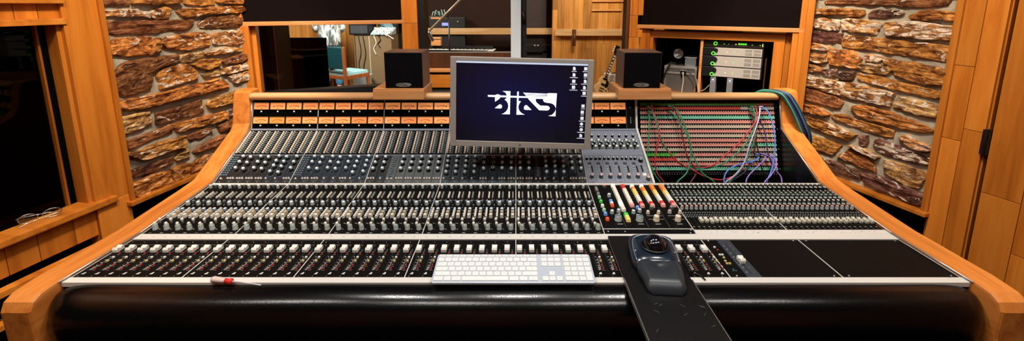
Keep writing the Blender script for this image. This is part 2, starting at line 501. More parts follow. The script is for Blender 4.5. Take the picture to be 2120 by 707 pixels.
def stone(b, pts, tone, depth, cols, crs, key):
    """one rough stone from its outline (s, z in mm) standing out of the wall by depth"""
    P = [Vector((a / 1000., c / 1000.)) for a, c in pts]
    cx = sum(p.x for p in P) / len(P); cz = sum(p.y for p in P) / len(P); c = Vector((cx, cz))
    per = sum((P[i] - P[i - 1]).length for i in range(len(P)))
    out = []
    step = per / 56.0
    for i in range(len(P)):
        a, d = P[i], P[(i + 1) % len(P)]
        k = max(1, int(round((d - a).length / step)))
        for j in range(k): out.append(a.lerp(d, j / k))
    n = len(out)
    # soften the corners, roughen the line
    out = [out[i] * .72 + (out[i - 1] + out[(i + 1) % n]) * .14 for i in range(n)]
    out = [p + (p - c).normalized() * .003 for p in out]
    out = [p + Vector((noise.noise((p.x * 38 + key, p.y * 38, 1.3)), noise.noise((p.x * 38, p.y * 38 + key, 7.7)))) * .0055 for p in out]
    xs = [p.x for p in out]; zs = [p.y for p in out]
    W, H = max(xs) - min(xs), max(zs) - min(zs)
    rings = [(0.0, 0.0), (0.0, .45), (.0, .82), (.07, .97), (.17, 1.0), (.30, 1.02), (.45, 1.0), (.62, 1.02), (.8, 1.0)]
    base = len(b.v)
    tilt = random.uniform(-.10, .12); tx = random.uniform(-.12, .12)
    for sh, dd in rings:
        for p in out:
            q = p + (c - p) * sh
            # on long stones shrink less along the length
            q.x = p.x + (c.x - p.x) * sh * (min(1.0, H / max(W, 1e-3)) * .8 if sh < .2 else 1)
            nn = noise.fractal((q.x * 22 + key * 3, q.y * 34, dd * 2), 1.0, 2.0, 4)
            st = noise.noise((q.x * 5 + key, q.y * 70, 3.1))
            dep = depth * dd * (1 + .24 * nn + .13 * st * (dd > .5)) + depth * (tilt * (q.y - cz) / max(H, .02) * 2 + tx * (q.x - cx) / max(W, .02) * 2) * (dd > 0)
            b.v.append(Vector((q.x + .002 * nn * (dd > 0), -max(dep, 0) + .012, q.y + .003 * nn * (dd > 0))))
            cols.append(tone); crs.append(0)
    for k in range(len(rings) - 1):
        for i in range(n):
            j = (i + 1) % n
            b.f.append([base + k * n + i, base + k * n + j, base + (k + 1) * n + j, base + (k + 1) * n + i]); b.m.append(0); b.t.append(.5); b.s.append(False)
    b.v.append(Vector((cx, -depth * (1 + .25 * noise.noise((cx * 20, cz * 20, key))) + .012, cz))); cols.append(tone); crs.append(0)
    ce = len(b.v) - 1; k = len(rings) - 1
    for i in range(n):
        j = (i + 1) % n
        b.f.append([base + k * n + i, base + k * n + j, ce]); b.m.append(0); b.t.append(.5); b.s.append(False)

def stone_wall(name, data, M, s0, s1, z0, z1, label):
    b = MB(); cols, crs = [], []
    key = 0
    rows = []
    for ln in data.split('\n'):
        a = ln.split(); v = list(map(int, a[1:]))
        rows.append((a[0], list(zip(v[0::2], v[1::2]))))
    # courses above the picture, up to the ceiling
    z = 1.572
    rr = random.Random(4)
    while z < z1 - .1:
        h = rr.uniform(.07, .12); s = s0
        while s < s1 - .02:
            w = min(rr.uniform(.16, .42), s1 - s)
            if s1 - s - w < .08: w = s1 - s
            j = lambda: rr.uniform(-7, 7)
            q = [(s * 1000 + 9, z * 1000 + 8 + j()), ((s + w) * 1000 - 9, z * 1000 + 8 + j()), ((s + w) * 1000 - 9 + j(), (z + h) * 1000 - 8 + j()), (s * 1000 + 9 + j(), (z + h) * 1000 - 8 + j())]
            rows.append((rr.choice('roowyd'), q)); s += w
        z += h
    rs = random.Random(9)
    for tn, pts in rows:
        key += 1
        (cr, cg, cb), crust = TONES[tn]
        k = rs.uniform(.8, 1.2)
        n0 = len(cols)
        stone(b, pts, (cr * k, cg * k * rs.uniform(.92, 1.08), cb * k, 1), rs.uniform(.024, .042), cols, crs, key * 1.37)
        cc = crust + rs.uniform(-.035, .035)
        for i in range(n0, len(crs)): crs[i] = cc
    ns = len(b.v)
    me = b.mesh(name + '_stones', [STONE])
    me.attributes.new('tone', 'FLOAT_COLOR', 'POINT'); me.attributes.new('crust', 'FLOAT', 'POINT')
    me.attributes['tone'].data.foreach_set('color', [x for q in cols for x in q]); me.attributes['crust'].data.foreach_set('value', crs)
    # mortar bed: a rough sheet with thickness
    g = MB(); nx, nz = 46, 120
    vv = []
    for i in range(nx + 1):
        for k in range(nz + 1):
            s = s0 + (s1 - s0) * i / nx; z = z0 + (z1 - z0) * k / nz
            vv.append((s, .001 - .012 * noise.fractal((s * 16, z * 16, 2.2), 1.0, 2.0, 4), z))
    g.add(vv, [(i * (nz + 1) + k, (i + 1) * (nz + 1) + k, (i + 1) * (nz + 1) + k + 1, i * (nz + 1) + k + 1) for i in range(nx) for k in range(nz)], s=True)
    g.box(s0, s1, .03, .12, z0, z1)
    w = struct(g.build(name, MORTAR, M=M))
    inst('stonework', me, M, w)
    return w

stone_wall('wall_left', STONES_LEFT, ML, 0.0, .80, .61, ZC, '')
stone_wall('wall_right', STONES_RIGHT, MR, 0.0, .715, .54, ZC, '')

# black recess and wooden ledge under each stone panel
for nm, M, s1, z0 in (('trim_1', ML, .80, .61), ('trim_2', MR, .715, .54)):
    b = MB(); b.box(-.02, s1, -.05, .1, z0 - .018, z0 + .002, 0, .4)
    struct(b.build(nm, WOOD_Y, M=M, bevel=.003))
b = MB(); b.box(0, .9, .05, .12, 0, .60); struct(b.build('baseboard_left', VOID, M=ML))
b = MB(); b.box(0, .8, .05, .12, 0, .53); struct(b.build('baseboard_right', VOID, M=MR))

# --- left side: post, window, boards
b = MB()
b.box(-.135, .0, -.016, .11, .0, ZC, 0, .55)
b.box(-.006, .014, -.03, .05, .595, ZC, 0, .35)
b.box(-.135, .0, -.018, 0, .0, .645, 0, .8)
struct(b.build('trim_3', WOOD_Z, M=ML, bevel=.003))
b = MB()
b.box(-3.6, -.125, -.022, .10, 1.45, 1.475, 0, .5)
b.box(-3.6, -.125, -.03, .10, 1.535, 1.56, 0, .4)
struct(b.build('trim_4', WOOD_Y, M=ML, bevel=.003))
b = MB()
for i, (s0, s1) in enumerate(((-.20, -.135), (-.27, -.202), (-.46, -.272), (-.62, -.462), (-.82, -.622), (-1.0, -.822), (-1.3, -1.002), (-2, -1.302), (-3.6, -2.002))):
    b.box(s0, s1, 0, .05, 1.475, 1.535, 0, [.6, .8, .5, .35, .6, .4, .5, .6, .4][i])
    b.box(s0, s1, 0, .05, 1.56, ZC, 0, [.5, .6, .7, .45, .6, .4, .5, .6, .4][i])
for i, (s0, s1) in enumerate(((-.215, -.135), (-.335, -.217), (-.43, -.337), (-.60, -.432), (-.8, -.602), (-1.2, -.802), (-2, -1.202), (-3.6, -2.002))):
    b.box(s0, s1, 0, .05, .51, .64, 0, [.62, .45, .38, .5, .6, .4, .5, .6][i])
b.box(-3.6, -.0, .05, .1, 0, .64, 1)
b.box(-3.6, -.0, .0, .05, 0, .36, 2)
struct(b.build('wall_side', [WOOD_Z, VOID, CARPET], M=ML, bevel=.0015))
b = MB(); b.box(-3.6, -.06, -.035, .07, .638, .668, 0, .55)
struct(b.build('trim_5', WOOD_Y, M=ML, bevel=.006))
# framed recess below the boards
b = MB()
b.box(-3.6, -.155, -.05, -.012, .462, .486, 0, .75)
b.box(-.178, -.155, -.05, -.012, .36, .462, 0, .6)
b.box(-3.6, -.155, -.05, -.012, .34, .362, 0, .6)
struct(b.build('trim_6', WOOD_Y, M=ML, bevel=.002))
# window of the left wall
w = MB(); w.box(-3.5, -.135, .074, .080, .668, 1.45)
win = struct(w.build('window_1', GLASS_D, M=ML))
b = MB(); b.box(-.150, -.132, .005, .11, .66, 1.455, 0, .35); b.box(-.178, -.150, .066, .074, .66, 1.455, 1); b.box(-.186, -.178, .058, .08, .66, 1.455, 2, .0)
b.box(-3.5, -.21, .060, .08, .66, .675, 1)
b.build('window_frame', [WOOD_Z, VOID, WOOD_Z], win, M=ML)
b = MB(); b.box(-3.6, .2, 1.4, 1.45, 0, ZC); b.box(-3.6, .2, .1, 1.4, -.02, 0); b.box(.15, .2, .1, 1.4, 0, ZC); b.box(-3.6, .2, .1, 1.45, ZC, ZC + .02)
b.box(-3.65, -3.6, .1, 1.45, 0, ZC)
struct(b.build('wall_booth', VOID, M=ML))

# --- right side: plank panelling and a door
b = MB()
b.box(-.16, .0, .0, .1, 0, ZC, 0, .5)
b.box(-.014, .012, -.028, .05, .525, ZC, 0, .4)
cuts = [(0, .36), (.362, .92), (.922, 1.26), (1.262, 1.80), (1.802, ZC)]
for i, (z0, z1) in enumerate(cuts): b.box(-.082, -.014, -.016, 0, z0, z1, 0, [.5, .7, .55, .4, .6][i])
cuts = [(0, .98), (.982, 2.0), (2.002, ZC)]
for i, (z0, z1) in enumerate(cuts): b.box(-.155, -.084, -.016, 0, z0, z1, 0, [.45, .62, .5][i])
struct(b.build('trim_7', WOOD_Z, M=MR, bevel=.002))
b = MB()
for i in range(7):
    s1 = -.178 - i * .125; s0 = s1 - .123
    zc = [.72, .5, .9, .3, .8, .6, .7][i]
    b.box(s0, s1, -.014, .03, 0.01, zc, 0, [.42, .6, .35, .55, .4, .6, .5][i]); b.box(s0, s1, -.014, .03, zc + .002, 2.1, 0, [.3, .45, .5, .35, .6, .4, .5][i])
door = struct(b.build('door_1', WOOD_Z, M=MR, bevel=.0015))
for z in (.89, 1.58):
    b = MB(); b.box(-.176, -.152, -.026, -.008, z, z + .11); b.cyl((-.166, -.026, z - .004), (-.166, -.026, z + .114), .006, n=10)
    b.build('hinge', BLACKP, door, M=MR, bevel=.002)
b = MB()
for i in range(14):
    s1 = -1.06 - i * .18
    b.box(s1 - .178, s1, 0, .06, 0, ZC, 0, random.random())
b.box(-3.6, -.16, .06, .12, 0, ZC, 1); b.box(-1.06, -.16, 0, .06, 2.11, ZC, 0, .5)
struct(b.build('wall_side_right', [WOOD_Z, VOID], M=MR, bevel=.0015))

# --- front: two angled units and the glazed middle
def unit(M, L, zt, names, side):
    b = MB()   # cloth soffit above
    b.box(.0, L, .02, .30, zt + .02, ZC)
    struct(b.build(names[0], CLOTH, M=M))
    b = MB(); b.box(-.03, L + .02, -.012, .16, zt - .006, zt + .02, 0, .6)
    struct(b.build(names[1], PINE, M=M, bevel=.004))

unit(MU, .983, 1.405, ('wall_soffit_left', 'trim_8'), -1)
unit(MV, .976, 1.37, ('wall_soffit_right', 'trim_9'), 1)
b = MB()                                    # posts beside the units
b.box(-.05, .03, -.012, .16, 0, 1.40, 0, .55, M=MU); b.box(-.05, .0, -.012, .3, 1.40, ZC, 0, .5, M=MU)
b.box(.03, .056, .05, .16, .0, 1.40, 0, .75, M=MU)
struct(b.build('trim_10', WOOD_Z, bevel=.003))
b = MB()
b.box(-.065, .0, -.012, .30, 0, ZC, 0, .5, M=MV); b.box(.0, .03, -.004, .1, 0, 1.365, 0, .7, M=MV); b.box(-.065, -.03, -.03, .1, 0, ZC, 0, .35, M=MV)
struct(b.build('trim_11', WOOD_Z, bevel=.003))
# posts either side of the middle window (jointed boards)
b = MB()
for i, (z0, z1) in enumerate(((0, .62), (.622, 1.40), (1.402, 2.05), (2.052, ZC))):
    b.box(-.805, -.694, 2.985, 3.12, z0, z1, 0, [.5, .6, .72, .5][i])
struct(b.build('trim_12', WOOD_Z, bevel=.003))
b = MB()
for i, (z0, z1) in enumerate(((0, .7), (.702, 1.30), (1.302, 1.455), (1.457, 2.1), (2.102, ZC))):
    b.box(.806, .862, 3.0, 3.14, z0, z1, 0, [.5, .62, .5, .7, .5][i]); b.box(.863, .90, 3.0, 3.14, z0, z1 - .1, 0, [.6, .5, .72, .55, .5][i])
struct(b.build('trim_13', WOOD_Z, bevel=.003))
b = MB(); b.box(-.694, -.648, 3.02, 3.12, 0, ZC); b.box(.786, .806, 3.02, 3.12, 0, ZC, 1); b.box(-.70, .81, 3.0, 3.12, 2.3, ZC)
struct(b.build('trim_14', [BLACK, DARKWOOD]))

# left window glass
w = MB(); w.box(.055, .962, .10, .107, .955, 1.40); w2 = struct(w.build('window_2', GLASS, M=MU))
b = MB(); b.box(.055, .985, .05, .14, 0, .955); b.box(.945, .965, .06, .115, .955, 1.40); b.build('window_frame', BLACK, w2, M=MU)
b = MB(); b.box(.965, 1.0, -.004, .16, 0, 1.40, 0, .6); struct(b.build('trim_15', WOOD_Z, M=MU, bevel=.003))
# middle window: fixed pane left over a boarded sill, tall sliding pane right
w = MB(); w.box(-.65, -.036, 3.05, 3.056, 1.19, 2.3); w3 = struct(w.build('window_3', GLASS_W))
b = MB(); b.box(-.036, .036, 3.02, 3.09, 0, 2.3); b.build('window_frame', mat('silver_painted_mullion', rgb(190, 204, 216), .5), w3, bevel=.002)
b = MB(); b.box(-.65, -.036, 3.035, 3.06, 1.186, 1.193); b.build('window_bead', ALU, w3)
d2 = MB(); d2.box(.075, .79, 3.065, 3.071, .05, 2.3); dd = struct(d2.build('door_2', GLASS_W))
b = MB(); b.box(.036, .078, 3.05, 3.10, 0, 2.3); b.box(.036, .80, 3.05, 3.10, 0, .06); b.build('door_frame', BLACK, dd, bevel=.002)
b = MB(); b.cyl((.05, 3.045, 1.49), (.062, 3.04, 1.40), .012, n=10); b.build('door_handle', BLACK, dd)
b = MB()
b.box(-.65, -.036, 3.03, 3.10, 1.082, 1.188, 0, .2)
struct(b.build('wall_sill', DARKWOOD))
b = MB(); b.box(-.662, -.036, 2.985, 3.10, 1.048, 1.076, 0, .55); struct(b.build('trim_16', PINE, bevel=.01, seg=3))
b = MB(); b.box(-.65, -.036, 3.0, 3.10, .935, 1.03, 0, .45); struct(b.build('trim_17', WOOD_X, bevel=.003))
b = MB(); b.box(-.65, -.036, 3.03, 3.10, .0, 1.05); struct(b.build('wall_front', mat('grey_wall', rgb(92, 88, 80), .8)))

# right unit: framed cabinet opening
b = MB()
b.box(.885, .96, .02, .14, 0, 1.37, 0, .65)
b.box(.03, .06, .06, .16, 0, 1.37, 0, .2)
struct(b.build('trim_18', WOOD_Z, M=MV, bevel=.003))
b = MB(); b.box(.062, .122, .045, .16, 0, 1.30, 0, .6); b.box(.865, .925, .045, .16, 0, 1.30, 0, .5); b.box(.122, .865, .046, .16, .80, .90, 0, .5)
struct(b.build('trim_19', WOOD_Z, M=MV, bevel=.003))
b = MB(); b.box(.062, .925, .044, .16, 1.298, 1.348, 0, .5); struct(b.build('trim_20', WOOD_X, M=MV, bevel=.003))
# ------------------------------------------------------------------ live room behind the glass
b = MB()
for i in range(40):
    x = -5.0 + i * .25
    b.box(x, x + .248, 3.2, 9.2, -.05, 0, 0, random.random())
struct(b.build('floor_live_room', LIVE_F))
b = MB(); b.box(-5.0, 5.0, 3.25, 9.4, 2.9, 2.98); struct(b.build('ceiling_live_room', PLASTER))
b = MB(); b.box(-5.1, -5.0, 3.2, 9.3, 0, 2.9); struct(b.build('wall_live_left', VOID))
b = MB(); b.box(5.0, 5.1, 3.2, 9.3, 0, 2.9); struct(b.build('wall_live_right', LIVE_W))
b = MB()
for i in range(26):
    x = -5.0 + i * .13
    if x > -1.85: break
    b.box(x, x + .1285, 8.2, 8.3, 0, 2.9, 0, random.random())
struct(b.build('wall_live_boards', LIVE_W))
b = MB(); b.box(-1.75, .80, 8.3, 8.4, 0, 2.9); struct(b.build('wall_live_dark', mat('dark_brown_cloth', rgb(40, 28, 24), .9, spec=.1)))
b = MB()
x = .66
while x < 2.6:
    wd = random.choice((.085, .10, .12))
    z = random.uniform(.6, 1.8)
    b.box(x, x + wd - .002, 7.6, 7.72, 0, z, 0, random.random()); b.box(x, x + wd - .002, 7.6, 7.72, z + .002, 2.9, 0, random.random())
    x += wd
struct(b.build('wall_live_planks', LIVE_W))
b = MB(); b.box(-1.75, .70, 7.86, 7.98, .985, 1.10, 0, .75); b.box(.70, 2.03, 7.52, 7.62, .985, 1.10, 0, .9)  # solid band standing in for a rail reflected in the window glass
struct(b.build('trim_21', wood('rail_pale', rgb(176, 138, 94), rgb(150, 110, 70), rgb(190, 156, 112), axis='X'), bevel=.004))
b = MB(); b.box(-4.7, -4.0, 8.14, 8.2, 0, 2.2, 0, .7); struct(b.build('door_3', LIVE_W, bevel=.01))
# ------------------------------------------------------------------ mixing console
SEC = {'fad': (1.0017, .80, 0.0), 'mon': (1.2452, .80, 4.5), 'eq': (1.5781, .8262, 28.0), 'met': (1.8483, .9699, 74.0)}
def SM(sec, x, s, h=0.0, rz=0.0):
    y0, z0, a = SEC[sec]; a = R(a)
    y = y0 + s * math.cos(a) - h * math.sin(a); z = z0 + s * math.sin(a) + h * math.cos(a)
    return Matrix.Translation((x, y, z)) @ Matrix.Rotation(a, 4, 'X') @ Matrix.Rotation(rz, 4, 'Z')
DIV = [-1.205, -.905, -.603, -.302, 0.0, .291, .582, .887, 1.205]

console = empty('mixing_console', (0, 1.45, 0), 'wide black analogue mixing console with oak cheeks and a padded leather armrest', 'mixing console')

# cheeks
prof = [(.93, 0), (.93, .70), (.928, .775), (.938, .797), (.96, .809), (1.02, .815), (1.245, .816), (1.50, .836), (1.578, .845), (1.62, .868), (1.82, .975), (1.838, 1.0), (1.858, 1.10), (1.868, 1.135), (1.885, 1.146), (1.94, 1.146), (1.95, 1.10), (2.06, 1.08), (2.06, 0)]
for x0, x1 in ((-1.285, -1.208), (1.208, 1.285)):
    b = MB(); b.prism(prof, x0, x1, lambda a, c, d: (d, a, c), 0, .5 if x0 < 0 else .65)
    b.build('side_cheek', CHEEK, console, bevel=.011, seg=3, angle=50)
    b = MB(); xe = -1.207 if x0 < 0 else 1.207
    e = [(1.0, .803), (1.245, .803), (1.578, .829), (1.846, .972), (1.878, 1.10)]
    for i in range(len(e) - 1):
        b.tube([(xe, e[i][0], e[i][1] + .004), (xe, e[i + 1][0], e[i + 1][1] + .004)], .0025, 6)
    b.build('edge_trim', ALU, console)
# body under the panels
b = MB()
b.prism([(1.03, .05), (1.03, .78), (1.25, .78), (1.57, .80), (1.57, .05)], -1.207, 1.207, lambda a, c, d: (d, a, c))
b.prism([(1.57, .05), (1.57, .80), (1.66, .845), (1.85, .945), (1.90, 1.10), (1.90, 1.085), (2.03, 1.085), (2.03, .05)], -1.207, .535, lambda a, c, d: (d, a, c))
b.prism([(1.92, .05), (1.92, 1.085), (2.03, 1.085), (2.03, .05)], .535, 1.207, lambda a, c, d: (d, a, c))
b.box(.535, 1.207, 1.66, 1.92, .05, .66)
b.box(-1.15, 1.15, 1.1, 1.95, 0, .06)
b.build('base_cabinet', BLACK, console)

# armrest: padded roll
b = MB()
cy, cz, ra = 1.005, .705, .092
rings = []
xs = [-1.205, -1.2, -1.19, -1.17, -1.14, -1.1] + [-1.0 + i * .1 for i in range(21)] + [1.1, 1.14, 1.17, 1.19, 1.2, 1.205]
for x in xs:
    dx = min(x + 1.205, 1.205 - x)
    k = 1.0 if dx > .105 else math.sqrt(max(0, 1 - ((.105 - dx) / .105) ** 2)) * .5 + .5
    ring = []
    for i in range(28):
        a = 2 * PI * i / 28
        ca, sa = math.cos(a), math.sin(a)
        p = 2.6
        r = 1.0 / ((abs(ca) ** p + abs(sa) ** p) ** (1 / p))
        ring.append((x, cy - (ra * .86) * k * r * ca * (1 if ca > 0 else .3) , cz + ra * r * sa * (1 - .35 * (1 - k)) - .002 * (1 - k) + .002 * noise.noise((x * 3, a * 2, 0))))
    rings.append(ring)
b.loft(rings)
b.build('armrest', LEATHER, console)

# long strips
def plate(sec, x0, x1, s0, s1, h0, h1, name, m, parent=console, bevel=.0006):
    b = MB(); b.box(x0, x1, s0, s1, h0, h1, M=SM(sec, 0, 0))
    return b.build(name, m, parent, bevel=bevel)
plate('fad', -1.207, 1.207, .004, .0262, -.01, .003, 'scribble_strip', STRIP)
plate('fad', -1.207, 1.207, .2142, .2445, -.01, .003, 'scribble_strip', STRIP)
plate('mon', .582, 1.207, .001, .0235, -.01, .003, 'scribble_strip', STRIP)
plate('mon', -1.207, 1.207, .322, .334, -.01, .003, 'edge_strip', STRIP)
plate('eq', -1.207, .285, .147, .151, -.01, .0025, 'edge_strip', SILVER_P)
plate('eq', -1.207, .545, .296, .3065, -.01, .004, 'edge_strip', SILVER_P)
# faint pencil notes on the strips
b = MB(); rr = random.Random(3)
for i in range(40):
    x = DIV[i // 8] + (DIV[i // 8 + 1] - DIV[i // 8]) * (i % 8 + .35) / 8
    b.box(x, x + rr.uniform(.004, .009), .227, .2288, .003, .0034, M=SM('fad', 0, 0))
for i in range(60):
    x = rr.uniform(.60, 1.18); s = rr.uniform(.005, .018)
    b.box(0, rr.uniform(.002, .006), 0, .0011, .003, .0034, M=SM('mon', x, s) @ Matrix.Rotation(rr.uniform(-.2, .9), 4, 'Z'))
b.build('pencil_notes', mat('pencil_grey', rgb(150, 146, 140), .8), console)

# ---- shared control meshes (z up, y towards the back)
def capmesh(name, poly, hw, m, bevel=.0008):
    b = MB(); b.prism(poly, -hw, hw, lambda a, c, d: (d, a, c)); return b.mesh(name, [m], bevel)
FADER_POLY = [(-.0125, 0), (-.0125, .009), (-.0085, .0145), (-.003, .012), (0, .0095), (.003, .012), (.0085, .0145), (.0125, .009), (.0125, 0)]
ME_FADER = capmesh('fader_cap', FADER_POLY, .0078, WHITEP, .0012)
ME_FADER_S = capmesh('small_fader_cap', [(a * .85, c * .9) for a, c in FADER_POLY], .0053, mat('ivory_plastic', rgb(204, 200, 182), .4), .001)
def btn(name, w, d, h, m, ins=.0006):
    b = MB(); b.frus(-w / 2, w / 2, -d / 2, d / 2, -.001, h, ins, ins); return b.mesh(name, [m], .0004, 1)
def knob(name, r, h, ms, skirt=1.0, cap=.72, n=14, wob=.93, line=None):
    """fluted skirt and a cap of its own colour"""
    b = MB()
    b.lathe([(0, -.001), (r * skirt, -.001), (r * skirt, .002), (r * .95, .0025), (r * .9, h), (r * .82, h + .0006), (r * cap, h + .0008), (r * cap * .92, h + .0016), (0, h + .0016)], n, 0, None, .5, [0, 0, 0, 0, 0, 0, 1, 1], True, wob)
    if line is not None:
        b.box(-r * .09, r * .09, r * .15, r * .98, h + .0006, h + .0022, line)
        b.box(-r * .09, r * .09, r * .84, r * 1.0, .003, h + .001, line)
    return b.mesh(name, ms, 0)
KN_TRIM = knob('trim_knob', .0062, .012, [GREYP, PALEB, PRINT], line=2)
KN_TRIM2 = knob('trim_knob', .0056, .010, [DGREY, BLUEG, PRINT], line=2)
KN_PAN = knob('pan_knob', .0078, .012, [GREYP, PALEB, PRINT], 1.0, .78, 12, .9, 2)
KN_LEVEL = knob('level_knob', .0082, .016, [GREYP, GREENG, PRINT], 1.06, .7, 16, .93, 2)
BT_WHITE = btn('routing_button', .0066, .0082, .006, CREAM)
BT_GREY = btn('routing_button', .0062, .0080, .0055, GREYP)
BT_TALL = btn('solo_button', .0074, .0085, .010, WHITEP)
BT_SEND = [knob('send_cap', .0068, .009, [BLUEG, PALEB], 1.0, .8, 10, 1.0), btn('send_cap', .0125, .0135, .012, BEIGE, .0015), btn('send_cap', .0125, .0135, .012, CREAM, .0015)]
b = MB(); b.lathe([(0, -.001), (.0035, -.001), (.003, .008), (.0046, .011), (.0046, .017), (.003, .019), (0, .0195)], 10)
TG_LEVER = b.mesh('toggle_lever', [WHITEP])
b = MB(); b.lathe([(0, -.001), (.0045, -.001), (.0045, .004), (.0034, .007), (0, .0082)], 8)
MX_TAN = b.mesh('matrix_button', [mat('tan_plastic', rgb(222, 200, 178), .35)])
b = MB(); b.lathe([(0, -.001), (.0041, -.001), (.0041, .0035), (.003, .006), (0, .007)], 8)
MX_GREY = b.mesh('matrix_button', [mat('slate_plastic', rgb(150, 160, 160), .3)])
b = MB(); b.lathe([(0, -.0005), (.0019, -.0005), (.0019, .0018), (.0010, .0026), (0, .0028)], 6)
MX_PIN = b.mesh('matrix_lamp', [mat('lamp_grey', rgb(160, 174, 178), .3)])
LED_R = btn('red_button', .0058, .0056, .0035, REDP); LED_W = btn('white_button', .0066, .006, .0035, WHITEP); LED_Y = btn('yellow_button', .0066, .006, .0035, YELP)
LED_T = btn('teal_button', .005, .006, .002, mat('teal_plastic', rgb(40, 80, 84), .4))
EQ_KNOB = []
for i, (sk, cp) in enumerate(((PANELB, PALEB), (BLACKP, PALEB), (mat('navy_plastic', rgb(40, 56, 76), .35), PALEB))):
    b = MB()
    b.lathe([(0, -.001), (.0092, -.001), (.0088, .004), (.0072, .0055), (.0068, .013)], 14, 0, None, .5, None, True)
    b.lathe([(.0068, .011), (.0068, .019), (.0056, .0212), (0, .0212)], 8, 1, None, .5, None, False, .86)
    b.box(-.0007, .0007, .001, .0066, .0203, .0212, 2); b.box(-.0007, .0007, .0058, .0068, .013, .0206, 2)
    EQ_KNOB.append(b.mesh('eq_knob', [sk, cp, PRINT]))
b = MB()
b.lathe([(0, -.001), (.0095, -.001), (.009, .004), (.0074, .006), (.0072, .017), (.0068, .0185), (.0052, .0185), (.005, .0172), (0, .0172)], 16, 0, None, .5, [0, 0, 0, 0, 1, 1, 0, 0])
EQ_RING = b.mesh('ring_knob', [BLACKP, mat('pale_green_ring', rgb(190, 214, 190), .4)])
b = MB(); b.lathe([(0, -.001), (.0042, -.001), (.0042, .005), (.003, .0085), (0, .009)], 10)
EQ_BTN = b.mesh('eq_button', [mat('bone_plastic', rgb(200, 190, 178), .4)])
EQ_PIP = btn('module_switch', .006, .0075, .005, BLUEG)
SL_CAP = btn('slider_cap', .012, .0045, .006, BLUEG)
SIL_KNOB = knob('insert_knob', .0085, .016, [DGREY, mat('rose_cap', rgb(196, 168, 162), .4), PRINT], 1.05, .85, 16, .95)
SIL_SM = knob('compressor_knob', .006, .012, [BLACKP, PALEB, PRINT], 1.05, .6, 12, .92, 2)
SIL_GR = knob('compressor_knob', .0075, .009, [mat('sage_plastic', rgb(132, 152, 140), .4), WHITEP, PRINT], 1.05, .7, 12, .95)
SIL_BLK = btn('insert_switch', .0055, .009, .006, BLACKP); SIL_WHT = btn('insert_switch', .0055, .0065, .004, mat('pale_grey_plastic', rgb(176, 178, 172), .4))
SCREW = knob('panel_screw', .0028, .0006, [STEEL, STEEL], 1, .7, 8, 1.0)

PEND = {}
def put(kind, me, M, parent): PEND.setdefault(kind, []).append((me, M, parent))

def panel(sec, x0, x1, s0, s1, name, m=PANEL, h=.0):
    return plate(sec, x0 + .0008, x1 - .0008, s0, s1, h - .012, h, name, m, console, .0004)

# ---- fader section
SQ = [0, 1, 2]
def fader_strip(pn, x, pr):
    """one channel: slot, cap, lamp buttons and printed scale"""
    rr = random.Random(int(x * 10000))
    put('fader_cap', ME_FADER, SM('fad', x, .1545 + rr.uniform(-.001, .001), .0015), pn)
    M = SM('fad', x, 0)
    pr.box(-.0016, .0016, .058, .17, .0, .0003, 1, M=M)                 # slot
    for s in (.062, .066, .070, .0745, .082, .095, .108, .123): pr.box(.003, .0068, s, s + .0017, 0, .0004, 0, M=M)
    pr.box(.0085, .0092, .064, .118, 0, .0004, 0, M=M)
    pr.box(-.012, -.004, .1855, .1868, 0, .0004, 2, M=M); pr.box(-.003, .006, .1855, .1866, 0, .0004, 2, M=M)
    pr.box(.008, .0088, .176, .188, 0, .0004, 2, M=M)
    pr.add([(-.001, .043, .0004), (.0075, .043, .0004), (.0075, .0515, .0004), (.0035, .0515, .0004)], [(0, 1, 2, 3)], 0, M=M)
    pr.add([(.0035, .0455, .0006), (.005, .0455, .0006), (.005, .0475, .0006)], [(0, 1, 2)], 1, M=M)
    for me, s in ((LED_R, .141), (LED_W, .121), (LED_Y, .1035), (LED_R, .0845), (LED_R, .067)):
        put(me.name.split('.')[0], me, SM('fad', x + .0155, s), pn)
        pr.box(.0115, .0205, s - .0065, s - .0053, 0, .0004, 2, M=M)
    put('teal_button', LED_T, SM('fad', x + .0155, .1585), pn)
    pr.box(.0125, .0195, .1505, .1517, 0, .0004, 2, M=M)
    for dx, s in ((-.001, .0355), (.0, .2015)): pr.lathe([(0, 0), (.0017, 0), (.0015, .0005), (0, .0006)], 8, 3, SM('fad', x + dx, s))

